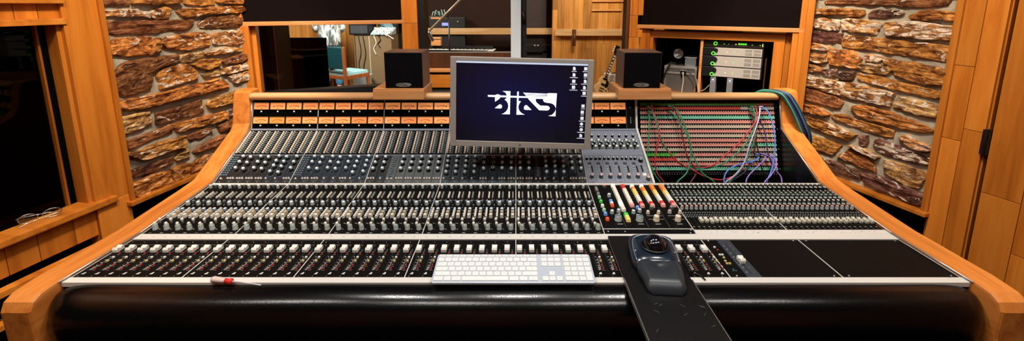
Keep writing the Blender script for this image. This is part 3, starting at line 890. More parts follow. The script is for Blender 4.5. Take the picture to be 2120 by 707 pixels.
TEALP = mat('dark_slot', rgb(3, 3, 3), .8)
for i in range(8):
    x0, x1 = DIV[i], DIV[i + 1]
    pn = panel('fad', x0, x1, .0275, .2130, 'fader_panel')
    pr = MB()
    if i < 5:
        for c in range(8):
            x = x0 + (x1 - x0) * (c + .30) / 8
            fader_strip(pn, x, pr)
            if c: pr.box(-.0002, .0002, .029, .212, 0, .0002, 1, M=SM('fad', x0 + (x1 - x0) * c / 8, 0))
    elif i == 5:
        for x in (.4886, .5265, .5643): fader_strip(pn, x, pr)
    for x in (x0 + .02, x1 - .02) if i >= 5 else ():
        for s in (.034, .206):
            if i == 5 and x < .4: put('panel_screw', SCREW, SM('fad', x, s), pn)
            elif i > 5: put('panel_screw', SCREW, SM('fad', x, s), pn)
    if i == 6:
        sub = MB(); sub.box(.629, .669, .0285, .2115, 0, .0012, M=SM('fad', 0, 0)); sub.build('master_strip', mat('slate_blue_strip', rgb(52, 58, 66), .4), pn)
        put('fader_cap', ME_FADER, SM('fad', .6465, .098, .0025), pn)
        pr.box(.6455, .6475, .045, .19, .0012, .0016, 1, M=SM('fad', 0, 0))
        for s in (.05, .07, .085, .12, .14, .16, .178): pr.box(.636, .640, s, s + .0015, .0012, .0016, 0, M=SM('fad', 0, 0)); pr.box(.655, .659, s, s + .0015, .0012, .0016, 2, M=SM('fad', 0, 0))
        for me, x, s in ((LED_W, .6054, .1722), (LED_R, .6075, .157), (LED_W, .603, .133), (LED_W, .6107, .133), (LED_Y, .6075, .118), (LED_Y, .604, .102), (LED_Y, .611, .090), (LED_Y, .603, .090), (LED_T, .6079, .0644), (LED_T, .612, .058), (LED_T, .605, .058)):
            put(me.name.split('.')[0], me, SM('fad', x, s), pn)
    if pr.v: pr.build('panel_print', [PRINT, TEALP, PRINTG, STEEL], pn)
for i in range(0, 9):
    b = MB(); b.box(DIV[i] - .0011, DIV[i] + .0011, .027, .2135, -.01, .0014, M=SM('fad', 0, 0))
    if i <= 4 or i == 6: b.box(DIV[i] - .0011, DIV[i] + .0011, .0, .323, -.01, .0014, M=SM('mon', 0, 0))
    if i == 5: b.box(.286 - .0011, .286 + .0011, .0, .323, -.01, .0014, M=SM('mon', 0, 0))
    if i == 7: b.box(.887 - .0011, .887 + .0011, .024, .323, -.01, .0014, M=SM('mon', 0, 0))
    if i <= 5: b.box(DIV[i] - .0011 - (.006 if i == 5 else 0), DIV[i] + .0011 - (.006 if i == 5 else 0), 0, .297, -.01, .0014, M=SM('eq', 0, 0))
    if i <= 4: b.box(DIV[i] - .0011, DIV[i] + .0011, .0, .137, -.01, .0014, M=SM('met', 0, 0))
    b.build('divider_strip', STRIP, console)

# ---- monitor section, five bays of eight channels
for i in range(5):
    x0, x1 = DIV[i], (DIV[i + 1] if i < 4 else .286)
    pn = panel('mon', x0, x1, .001, .322, 'monitor_panel')
    pr = MB()
    for c in range(8):
        w = (x1 - x0) / 8; xl = x0 + w * c
        rr = random.Random(i * 8 + c)
        X = lambda f: xl + w * f
        put('trim_knob', KN_TRIM, SM('mon', X(.36), .300, 0, rr.uniform(-.8, .8)), pn)
        put('trim_knob', KN_TRIM2, SM('mon', X(.80), .304, 0, rr.uniform(-.8, .8)), pn)
        for k in range(4):
            put('routing_button', BT_WHITE, SM('mon', X(.33), .2275 + k * .0108), pn)
            put('routing_button', BT_GREY, SM('mon', X(.70), .2275 + k * .0108), pn)
        put('pan_knob', KN_PAN, SM('mon', X(.42), .180, 0, rr.uniform(-1, 1)), pn)
        for dx in (.16, .68): put('trim_knob', KN_TRIM2, SM('mon', X(dx + .04), .1905, 0, rr.uniform(-1, 1)), pn)
        for k in range(5): put('solo_button', BT_TALL, SM('mon', X(.27), .0975 + k * .0112), pn)
        for k, s in enumerate((.141, .120, .1015)):
            put('send_cap', BT_SEND[k], SM('mon', X(.70), s), pn)
        put('toggle_lever', TG_LEVER, SM('mon', X(.22), .066), pn); put('toggle_lever', TG_LEVER, SM('mon', X(.30), .042), pn)
        put('level_knob', KN_LEVEL, SM('mon', X(.56), .031, 0, rr.uniform(-2.2, 2.2)), pn)
        M = SM('mon', xl, 0)
        for f, s, d in ((.52, .010, .010), (.80, .062, .004), (.66, .064, .003), (.9, .03, .004), (.06, .10, .001), (.06, .12, .001), (.06, .14, .001), (.92, .16, .003), (.92, .175, .002), (.9, .21, .003), (.5, .205, .002)):
            pr.box(w * f - d / 2, w * f + d / 2, s, s + (.0016 if d > .002 else .006), 0, .0004, 0 if rr.random() < .7 else 1, M=M)
        pr.box(-.0002, .0002, .002, .32, 0, .0003, 2, M=M)
    pr.build('panel_print', [PRINT, PRINTG, TEALP], pn)

# ---- master panel
pn = panel('mon', .287, .5815, .033, .322, 'master_panel')
sp = panel('mon', .287, .5815, .003, .0295, 'blanking_plate')
plate('mon', .287, .5815, .0300, .0325, -.01, .0015, 'divider_strip', STRIP)
for x, s in ((.30, .016), (.355, .016), (.565, .008), (.572, .024)): put('panel_screw', SCREW, SM('mon', x, s), sp)
def lampm(nm, c, e): return mat(nm, c, .35, emit=c, es=e)
LW, LWW = lampm('lit_white_cap', rgb(222, 216, 202), .35), lampm('bright_white_cap', rgb(255, 246, 226), .9)
LY, LO, LR_, LG = lampm('lit_yellow_cap', rgb(226, 200, 112), .45), lampm('lit_orange_cap', rgb(226, 132, 50), .45), lampm('lit_red_cap', rgb(204, 50, 50), .35), lampm('lit_green_cap', rgb(70, 196, 70), .5)
LP_ = lampm('lit_pink_cap', rgb(232, 160, 150), .3); LB = lampm('lit_blue_cap', rgb(104, 150, 214), .4)
CAPS = {k: btn('lit_button', .0148, .0148, .010, m, .0012) for k, m in dict(w=LW, W=LWW, y=LY, o=LO, r=LR_, g=LG, p=LP_, b=LB, k=GREYP, d=DGREY).items()}
SMC = {k: btn('indicator_button', .0115, .0120, .009, m, .001) for k, m in dict(w=LW, y=LY, o=LO, r=LR_, g=LG, p=LP_, b=LB, k=GREYP, d=DGREY, t=lampm('pale_green_cap', rgb(150, 200, 160), .3), q=lampm('orange_red_cap', rgb(236, 84, 44), .6)).items()}
bars = [(.381, .3085, 'WwwwwwwwWWww'), (.3815, .108, 'gyy'), (.4187, .3065, 'rrwwwwwwwp'), (.4545, .3035, 'WoyyywwwR'), (.4915, .3035, 'WooyywwwR'), (.531, .3075, 'oooyywwwR'), (.569, .3075, 'oooyywwwR')]
for x, s, seq in bars:
    for k, ch in enumerate(seq):
        put('lit_button', CAPS['r' if ch == 'R' else ch], SM('mon', x, s - k * .0153), pn)
    if seq.endswith('R'): put('lit_button', CAPS['p'], SM('mon', x, s - len(seq) * .0153), pn)
for s, ch in ((.302, 'd'), (.289, 'k'), (.275, 'k'), (.262, 'd'), (.248, 'k'), (.2254, 't'), (.1959, 'g'), (.1663, 'w'), (.1388, 't'), (.1143, 'b'), (.083, 'q')):
    put('indicator_button', SMC[ch], SM('mon', .3117, s), pn)
for x, s, ch in ((.3479, .312, 'p'), (.3486, .198, 'b'), (.3478, .1684, 'q'), (.3486, .183, 'w'), (.3475, .30, 'd'), (.4343, .155, 'b')):
    put('indicator_button', SMC[ch], SM('mon', x, s), pn)
KN_BIG = knob('control_knob', .0125, .017, [GREYP, BLUEG, PRINT], 1.05, .75, 20, .95, 2)
KN_SML = knob('selector_knob', .0072, .011, [GREYP, PALEB, PRINT], 1.05, .8, 14, .94, 2)
KN_TAN = knob('control_knob', .0105, .018, [BEIGE, CREAM, PRINT], 1.05, .8, 18, .95)
KN_TEA = knob('selector_knob', .0075, .010, [DGREY, GREENG, PRINT], 1.05, .8, 14, .94)
KN_PNK = knob('selector_knob', .0072, .010, [GREYP, PINK, PRINT], 1.05, .8, 14, .94); KN_CRM = knob('selector_knob', .0065, .010, [BEIGE, CREAM, PRINT], 1.05, .8, 14, .94)
for me, x, s in ((KN_BIG, .348, .083), (KN_SML, .3365, .124), (KN_SML, .361, .130), (KN_SML, .35, .236), (KN_BIG, .4206, .081), (KN_SML, .4115, .124), (KN_SML, .4352, .132), (KN_TEA, .4827, .151), (KN_CRM, .4615, .122), (KN_CRM, .4985, .122), (KN_TAN, .4772, .080), (KN_TEA, .5538, .151), (KN_PNK, .5386, .126), (KN_CRM, .574, .124), (KN_TAN, .5501, .080)):
    put('control_knob' if me.name.startswith('control') else 'selector_knob', me, SM('mon', x, s, 0, random.uniform(-1, 1)), pn)
pr = MB()
for x in (.35, .42, .477, .55): pr.box(x - .009, x + .009, .058, .0600, 0, .0004, 0, M=SM('mon', 0, 0))
for x0, x1, s in ((.453, .506, .108), (.453, .506, .087), (.527, .581, .108), (.535, .575, .087)): pr.box(x0, x1, s, s + .0009, 0, .0004, 0, M=SM('mon', 0, 0))
for x in (.365, .44, .51): pr.box(x, x + .0005, .04, .16, 0, .0004, 1, M=SM('mon', 0, 0))
pr.build('panel_print', [PRINT, PRINTG], pn)

# ---- right-hand monitor bank, two bays of narrow channels
KN_R1 = knob('cue_knob', .0056, .010, [DGREY, GREENG, PRINT], 1.06, .72, 12, .93, 2)
KN_R2 = knob('cue_knob', .0052, .009, [BLACKP, GREYP, PRINT], 1.06, .7, 12, .93, 2)
KN_R3 = knob('cream_knob', .0058, .010, [DGREY, CREAM, PRINT], 1.06, .86, 12, .95)
KN_R4 = knob('pink_knob', .0060, .013, [GREYP, PINK, PRINT], 1.06, .86, 12, .95)
KN_R5 = knob('white_ring_knob', .0056, .010, [BLACKP, DGREY, PRINT], 1.06, .62, 12, 1.0)
b = MB(); b.lathe([(0, -.001), (.0056, -.001), (.0052, .009), (.005, .0105), (.0034, .0105), (.0032, .0095), (0, .0095)], 14, 0, None, .5, [0, 0, 1, 1, 0, 0])
KN_R5 = b.mesh('white_ring_knob', [DGREY, mat('mint_white', rgb(200, 214, 204), .4)])
BT_DK = btn('mute_button', .005, .004, .003, mat('grey_button', rgb(128, 130, 128), .4))
for (x0, x1) in ((.583, .887), (.887, 1.205)):
    pn = panel('mon', x0, x1, .0245, .322, 'cue_panel')
    n = 18
    for c in range(n):
        w = (x1 - x0) / n; x = x0 + w * (c + .5)
        rr = random.Random(int(x * 1000))
        put('cue_knob', KN_R2, SM('mon', x - .002, .313, 0, rr.uniform(-1, 1)), pn)
        put('white_ring_knob', KN_R5, SM('mon', x + .002, .291), pn)
        put('cue_knob', KN_R2, SM('mon', x + .002, .262, 0, rr.uniform(-1, 1)), pn); put('cue_knob', KN_R1, SM('mon', x + .002, .248, 0, rr.uniform(-1, 1)), pn)
        put('cue_knob', KN_R1, SM('mon', x + .001, .233, 0, rr.uniform(-1, 1)), pn)
        put('white_ring_knob', KN_R5, SM('mon', x + .002, .213), pn)
        put('cream_knob', KN_R3, SM('mon', x, .194), pn)
        put('white_ring_knob', KN_R5, SM('mon', x + .002, .171), pn)
        put('pink_knob', KN_R4, SM('mon', x, .151), pn)
        for s in (.126, .112, .101):
            for dx in (-.004, .004): put('mute_button', BT_DK, SM('mon', x + dx, s), pn)
        if not (x0 < .6 and c < 2): put('small_fader_cap', ME_FADER_S, SM('mon', x + .002, .072 + rr.choice((0, 0, 0, .004, .002))), pn)
    pr = MB()
    for c in range(n):
        x = x0 + (x1 - x0) * (c + .5) / n
        pr.box(x - .003, x + .003, .044, .0455, 0, .0004, 0, M=SM('mon', 0, 0)); pr.box(x - .004, x + .001, .034, .0352, 0, .0004, 1, M=SM('mon', 0, 0)); pr.box(x - .0008, x + .0008, .04, .10, 0, .0003, 2, M=SM('mon', 0, 0))
    pr.build('panel_print', [PRINT, PRINTG, TEALP], pn)

# ---- upper slope: bus matrix above, equaliser modules below
for i in range(5):
    x0, x1 = DIV[i], (DIV[i + 1] if i < 4 else .285)
    pn = panel('eq', x0, x1, .1515, .296, 'matrix_panel')
    for c in range(8):
        w = (x1 - x0) / 8; xl = x0 + w * c
        for k in range(13):
            s = .1625 + k * .0101
            put('matrix_button', MX_TAN, SM('eq', xl + w * .20, s), pn)
            put('matrix_button', MX_GREY, SM('eq', xl + w * .49, s + .002), pn)
            put('matrix_lamp', MX_PIN, SM('eq', xl + w * .66, s), pn); put('matrix_lamp', MX_PIN, SM('eq', xl + w * .80, s), pn)
PANELV = [mat('module_face_blue', rgb(30, 38, 46), .36, spec=.6), mat('module_face_grey', rgb(72, 76, 76), .38, spec=.5), mat('module_face_black', rgb(24, 26, 28), .4), mat('module_face_teal', rgb(40, 50, 54), .36)]
KINDS = ['b3333443', 'b3333344', '33s33333', '44443R23', '33s44433']
rr = random.Random(21)
for i in range(5):
    x0, x1 = DIV[i], (DIV[i + 1] if i < 4 else .285)
    for c in range(8):
        w = (x1 - x0) / 8; xl = x0 + w * c; xm = xl + w / 2
        kd = KINDS[i][c]
        fm = {0: 2, 1: 0, 2: 1, 3: 3, 4: 2}[i]
        if kd == 'R': fm = 3
        if i == 2 and c < 2: fm = 2
        b = MB(); b.box(xl + .0006, xl + w - .0006, .0045, .1465, -.012, .0008, M=SM('eq', 0, 0))
        md = b.build('eq_module', PANELV[fm if rr.random() < .85 else 0], console, bevel=.0004)
        kn = EQ_KNOB[[1, 2, 1, 0, 2][i]]
        pr = MB()
        if kd == 'b':
            for k in range(9):
                for dx in (-.010, 0, .010):
                    put('module_switch', EQ_PIP, SM('eq', xm + dx, .042 + k * .0115), md)
            put('eq_button', EQ_BTN, SM('eq', xm, .022), md)
        elif kd == 's':
            for k in range(10): put('slider_cap', SL_CAP, SM('eq', xm + rr.uniform(-.004, .004), .037 + k * .0105), md)
            for k in range(10): pr.box(xm - .014, xm + .014, .0365 + k * .0105, .0372 + k * .0105, .0008, .0012, 1, M=SM('eq', 0, 0))
            for dx in (-.008, .008): put('eq_button', EQ_BTN, SM('eq', xm + dx, .022), md)
        else:
            rows = {'3': (.128, .098, .066), '4': (.130, .104, .078, .048), '2': (.128, .098, .068), 'R': (.126, .098, .071)}[kd]
            stag = (.005 if c % 2 else -.004) if i < 2 else 0
            for k, s in enumerate(rows):
                put('ring_knob' if kd == 'R' else 'eq_knob', EQ_RING if kd == 'R' else kn, SM('eq', xm + stag * .4 + rr.uniform(-.001, .001), s + stag * .5, 0, rr.uniform(-2, 2)), md)
                for a in range(-4, 5):
                    an = a * .55
                    px, ps = xm + .0135 * math.sin(an), s + .0135 * math.cos(an)
                    pr.box(px - .0006, px + .0006, ps - .0006, ps + .0006, .0008, .0012, 0 if rr.random() < .6 else 1, M=SM('eq', 0, 0))
            nb = {'3': 3 if rr.random() < .75 else 1, '4': 1, '2': 3, 'R': 1}[kd]
            for k in range(nb): put('eq_button', EQ_BTN, SM('eq', xm + (k - (nb - 1) / 2) * .0105 - (.008 if kd == '4' else 0), .0235), md)
            pr.box(xm - .011, xm + .011, .0125, .0135, .0008, .0012, 1, M=SM('eq', 0, 0))
            pr.box(xm - .006, xm + .009, .034, .0352, .0008, .0012, 2, M=SM('eq', 0, 0))
        pr.box(xm - .001, xm + .001, .008, .010, .0008, .0014, 0, M=SM('eq', 0, 0))
        pr.build('panel_print', [PRINT, PRINTG, BLUE_C], md)

# silver compressor bay beside the patch bay
XR0, XR1 = .2875, .545
pc = panel('eq', XR0, XR1, .1515, .296, 'compressor_panel', SILVER_P)
pi_ = panel('eq', XR0, XR1, .0045, .1465, 'insert_panel', SILVER_P)
plate('eq', XR0, XR1, .147, .166, -.01, .0018, 'label_strip', SILVER_P)
pr = MB()
for k in range(8):
    x = .308 + k * .0306
    put('compressor_knob', SIL_SM, SM('eq', x, .259, 0, random.uniform(-1, 1)), pc)
    put('compressor_knob', SIL_GR, SM('eq', x - .004, .231), pc); put('compressor_knob', SIL_SM, SM('eq', x + .005, .219, 0, random.uniform(-1, 1)), pc)
    put('compressor_knob', SIL_SM, SM('eq', x - .004, .203, 0, random.uniform(-1, 1)), pc); put('compressor_knob', SIL_GR, SM('eq', x + .008, .196), pc)
    put('insert_switch', SIL_WHT, SM('eq', x + .008, .237), pc); put('insert_switch', SIL_BLK, SM('eq', x - .008, .188), pc)
    pr.box(x - .0154, x - .0146, .175, .243, 0, .0005, 1, M=SM('eq', 0, 0))
    pr.box(x - .012, x + .012, .185, .2455, 0, .0002, 1, M=SM('eq', 0, 0))
for k, x in enumerate((.308, .345, .382, .419, .456, .493)):
    put('insert_knob', SIL_KNOB, SM('eq', x, .034), pi_)
    for dx in (-.008, .009): put('compressor_knob', SIL_SM, SM('eq', x + dx, .128, 0, random.uniform(-1, 1)), pi_)
    pr.box(x - .008, x + .008, .098, .112, 0, .0004, 2, M=SM('eq', 0, 0)); pr.box(x - .005, x + .005, .101, .109, .0004, .0006, 1, M=SM('eq', 0, 0))
    for j in range(3):
        put('insert_switch', SIL_BLK, SM('eq', x + .007, .085 - j * .0115), pi_)
        put('insert_switch', SIL_WHT, SM('eq', x - .006, .085 - j * .0115), pi_)
    pr.box(x + .0175, x + .0183, .006, .145, 0, .0005, 1, M=SM('eq', 0, 0))
put('insert_knob', knob('insert_knob', .0095, .014, [BLACKP, GREYP, PRINT], 1.05, .8, 18, .95, 2), SM('eq', .524, .118), pi_)
for j in range(3): put('insert_switch', SIL_WHT, SM('eq', .530, .09 - j * .014), pi_); put('insert_switch', SIL_BLK, SM('eq', .520, .088 - j * .012), pi_)
put('insert_knob', SIL_KNOB, SM('eq', .532, .022), pi_)
put('lit_button', CAPS['w'], SM('eq', .522, .040), pi_)
for x, s in ((.30, .27), (.53, .27), (.40, .156), (.53, .156), (.31, .01), (.52, .01), (.42, .01)): put('panel_screw', SCREW, SM('eq', x, s, .0018), pc)
pr.build('panel_print', [PRINT, DGREY, mat('window_grey', rgb(70, 74, 78), .3)], pi_)
# white-edged upright side plate between that bay and the patch bay
pts = [(1.60, .70), (1.5781, .832), (1.846, .976), (1.880, 1.105), (1.92, 1.105), (1.92, .70)]
b = MB(); b.prism(pts, .5465, .5555, lambda a, c, d: (d, a, c)); b.build('side_plate', mat('ivory_painted_steel', rgb(206, 206, 196), .45), console, bevel=.0015)

# ---- meter bridge
plate('met', -1.207, .545, -.004, .1365, -.03, -.001, 'meter_panel', VOID)
METER_CASE = None
b = MB(); W_, H_ = .0715, .0325
for bx in ((-W_ / 2, W_ / 2, -.001, .001), (-W_ / 2, W_ / 2, H_ - .001, H_ + .001), (-W_ / 2 - .001, -W_ / 2 + .001, 0, H_), (W_ / 2 - .001, W_ / 2 + .001, 0, H_)):
    b.box(bx[0], bx[1], bx[2], bx[3], -.002, .004)
b.box(-W_ / 2, W_ / 2, 0, H_, -.02, -.001)
b.box(-.0035, .0035, -.0115, -.0045, -.002, .001, 1)
METER_CASE = b.mesh('vu_meter', [BLACKP, WHITEP], .0004, 1)
def face_mesh(c, es):
    b = MB()
    b.box(-W_ / 2 + .001, W_ / 2 - .001, .001, H_ - .001, -.001, 0, 0)
    ax, ay, rad = 0, -.030, .0535
    ar = lambda a, r: (ax + r * math.sin(a) * 1.15, ay + r * math.cos(a))
    for k in range(13):
        a = -.42 + k * .84 / 12
        p0, p1 = ar(a, rad - .006), ar(a, rad - .001)
        b.box(p0[0] - .0003, p0[0] + .0003, p0[1], p1[1], 0, .0003, 2 if k > 8 else 1)
    for k in range(24):
        a0 = -.44 + k * .88 / 24; a1 = a0 + .88 / 24
        q = [ar(a0, rad - .0072), ar(a1, rad - .0072), ar(a1, rad - (.0058 if k < 16 else .004)), ar(a0, rad - (.0058 if k < 16 else .004))]
        b.add([(u, v, .0002) for u, v in q], [(0, 1, 2, 3)], 2 if k >= 16 else 1)
    p = ar(-.40, rad - .004); q = ar(-.30, .036)
    b.add([(p[0], p[1], .0006), (p[0] + .0007, p[1], .0006), (q[0] + .0009, q[1], .0006), (q[0], q[1], .0006)], [(0, 1, 2, 3)], 1)
    b.box(-.006, .006, .0055, .0075, 0, .0003, 3)
    return b.mesh('meter_scale', [mat('lit_meter_face', c, .6, emit=c, es=es), mat('meter_ink', rgb(70, 26, 8), .7), mat('meter_red', rgb(206, 60, 20), .7, emit=rgb(206, 60, 20), es=.15), mat('meter_brown', rgb(170, 84, 34), .7)])
FACES = [face_mesh(rgb(244, 150, 84), .62), face_mesh(rgb(250, 160, 92), .7), face_mesh(rgb(232, 140, 74), .52)]
DIM = face_mesh(rgb(216, 140, 60), .42)
rr = random.Random(8)
for i in range(6):
    x0 = DIV[i] if i < 5 else .285
    n = 4 if i < 5 else 3
    w = (.3 / 4 if i < 5 else .0745)
    if i == 4: w = .0712
    for s in (.0895, .0255):
        for k in range(n):
            x = x0 + .0015 + w * (k + .5) if i != 5 else .285 + .073 * (k + .5)
            M = SM('met', x, s)
            if i == 4: M = M @ Matrix.Diagonal((.96, 1, 1, 1))
            v = inst('vu_meter', METER_CASE, M, console)
            inst('meter_scale', DIM if (i == 0 and k == 1 and s < .05) else rr.choice(FACES), M, v)
b = MB()
b.box(.506, .543, 0, .136, -.004, .0, 0, M=SM('met', 0, 0))
for s in (.030, .038, .046, .054): b.lathe([(0, 0), (.0022, 0), (.0018, .002), (0, .0025)], 8, 1, SM('met', .525, s))
b.lathe([(.003, 0), (.005, .0), (.005, .001), (.003, .001)], 12, 2, SM('met', .523, .1))
b.box(.5055, .5065, 0, .136, -.004, .0006, 2, M=SM('met', 0, 0))
b.build('phase_panel', [PANEL, WHITEP, PRINTG], console)

# top rail: rounded maple nosing with a shelf behind
b = MB()
nose = [(1.872 + .016 * math.cos(a), 1.117 + .0155 * math.sin(a)) for a in [PI / 2 + PI * k / 10 for k in range(11)]]
b.prism(nose + [(1.892, 1.1015), (1.897, 1.105), (1.897, 1.129), (1.892, 1.1325)], -1.207, 1.19, lambda a, c, d: (d, a, c), 0, .6, None, True)
b.build('top_rail', RAIL, console, bevel=.002, angle=70)

# ---- patch bay recess
SB = -.265
b = MB()
b.box(.5555, 1.207, SB - .03, .134, -.05, -.012, M=SM('met', 0, 0))
b.build('patch_panel', VOID, console)
pb = None
for o in reversed(COL.objects):
    if o.name.startswith('patch_panel'): pb = o; break
b = MB(); b.box(.5555, 1.207, 1.575, 1.92, .68, .70); b.box(.5555, 1.207, 1.575, 1.60, .70, .822)
b.build('patch_tray', mat('black_tray', rgb(14, 16, 16), .35), console)
b = MB(); b.prism([(1.585, .70), (1.585, .828), (1.846, .97), (1.878, 1.10), (1.91, 1.10), (1.91, .70)], 1.2035, 1.2075, lambda a, c, d: (d, a, c)); b.build('side_plate', mat('black_gloss_plate', rgb(12, 14, 14), .3), console)
STC = dict(g=rgb(76, 136, 56), r=rgb(206, 76, 68), p=rgb(216, 142, 130), t=rgb(116, 196, 166), b=rgb(196, 180, 160), w=rgb(200, 196, 190), G=rgb(80, 186, 64), o=rgb(170, 96, 66))
STM = {k: mat('paper_strip_' + k, c, .7) for k, c in STC.items()}
ROWS = [(216.5, 'gggggggo'), (224.7, 'rrrrrrww'), (234.4, 'pppppppp'), (243.8, 'tttttttt'), (253.2, 'pppppppp'), (262.9, 'bbbbbbbb'), (272.6, 'pppppppp'), (281.9, 'bbbbbbbb'), (291.4, 'pppppppp'), (301.0, 'ppppppptt'), (311.0, 'bbbbbbbb'), (321.5, 'GGppppbb'), (331.4, 'rrbbbbww'), (341.0, 'pppppppp'), (351.0, 'tttttttt')]
SROW = [0.1133, 0.0952, 0.0738, 0.0531, 0.0324, 0.0112, -0.0101, -0.0303, -0.051, -0.0719, -0.0935, -0.1162, -0.1375, -0.1582, -0.1796]
b = MB(); b.lathe([(0, -.001), (.0034, -.001), (.0034, .002), (.0024, .002), (.0022, .0008), (0, .0008)], 8, 0, None, .5, [0, 1, 1, 0, 0])
JACK = b.mesh('jack_socket', [BLACK, mat('jack_bezel', rgb(60, 58, 56), .4)])
rr = random.Random(31)
for k, s in enumerate(SROW):
    seq = ROWS[k][1]
    b = MB(); n = len(seq); x0, x1 = .572, 1.190
    order = []
    for j, ch in enumerate(seq):
        if ch not in order: order.append(ch)
        a0, a1 = x0 + (x1 - x0) * j / n, x0 + (x1 - x0) * (j + 1) / n
        b.box(a0, a1, s - .0050, s + .0050, -.013, -.010, order.index(ch), M=SM('met', 0, 0))
    nm = len(order)
    for c in range(57):
        x = x0 + (x1 - x0) * (c + .5) / 57
        b.lathe([(.0, 0), (.0040, 0), (.0034, .0012), (0, .0013)], 8, order.index(seq[min(n - 1, int(c / 57 * n))]), SM('met', x, s + .0056, -.0105))
    if k == 1:
        order += ['G']; nm += 1
        for xx in (.655, .728): b.box(xx - .006, xx + .006, s - .004, s + .004, -.010, -.0096, nm - 1, M=SM('met', 0, 0))
    for c in range(57):
        if rr.random() < .8:
            x = x0 + (x1 - x0) * (c + .5) / 57
            b.box(x - .003, x + rr.uniform(.0, .003), s - .0005, s + .0003, -.010, -.0098, nm, M=SM('met', 0, 0))
    b.build('designation_strip', [STM[q] for q in order] + [mat('strip_ink', rgb(90, 60, 54), .8)], pb)
    for c in range(57):
        x = x0 + (x1 - x0) * (c + .5) / 57
        put('jack_socket', JACK, SM('met', x, s + .0125, -.011), pb)
for c in range(57):
    x = .572 + .618 * (c + .5) / 57
    put('jack_socket', JACK, SM('met', x, -.1950, -.011), pb)
for s in (.1, .0, -.09, -.18):
    for x in (.5635, 1.1985): put('panel_screw', SCREW, SM('met', x, s, -.011), pb)
b = MB()
for c in range(56): b.box(.576 + c * .011, .5792 + c * .011, -.204, -.201, -.012, -.010, M=SM('met', 0, 0))
b.build('panel_print', PRINTG, pb)

# ---- link the collected controls: the hundred nearest of a kind one by one, the rest as one part
for kind, items in PEND.items():
    items.sort(key=lambda q: (q[1].translation - EYE).length)
    for me, M, par in items[:100]: inst(kind, me, M, par)
    rest = items[100:]
    if rest:
        ms, v, f, mi, sm = [], [], [], [], []
        cache = {}
        for me, M, par in rest:
            if me.name not in cache:
                idx = []
                for m in me.materials:
                    if m not in ms: ms.append(m)
                    idx.append(ms.index(m))
                cache[me.name] = (idx, [q.co.copy() for q in me.vertices], [(tuple(p.vertices), p.material_index, p.use_smooth) for p in me.polygons])
            idx, vs, fs = cache[me.name]
            o = len(v); v.extend(tuple(M @ q) for q in vs)
            for q, m, s in fs: f.append([o + t for t in q]); mi.append(idx[m]); sm.append(s)
        me = bpy.data.meshes.new(kind + '_field'); me.from_pydata(v, [], f)
        for m in ms: me.materials.append(m)
        me.polygons.foreach_set('material_index', mi); me.polygons.foreach_set('use_smooth', sm); me.update()
        o = inst(kind, me, None, console); o['kind'] = 'stuff'
# ------------------------------------------------------------------ things on and around the console
def smooth(pts, k=6):
    pts = [Vector(p) for p in pts]; out = []
    n = len(pts)
    for i in range(n - 1):
        p0, p1, p2, p3 = pts[max(i - 1, 0)], pts[i], pts[i + 1], pts[min(i + 2, n - 1)]
        for j in range(k):
            t = j / k
            out.append(.5 * ((2 * p1) + (p2 - p0) * t + (2 * p0 - 5 * p1 + 4 * p2 - p3) * t * t + (3 * p1 - p0 - 3 * p2 + p3) * t ** 3))
    out.append(pts[-1]); return out

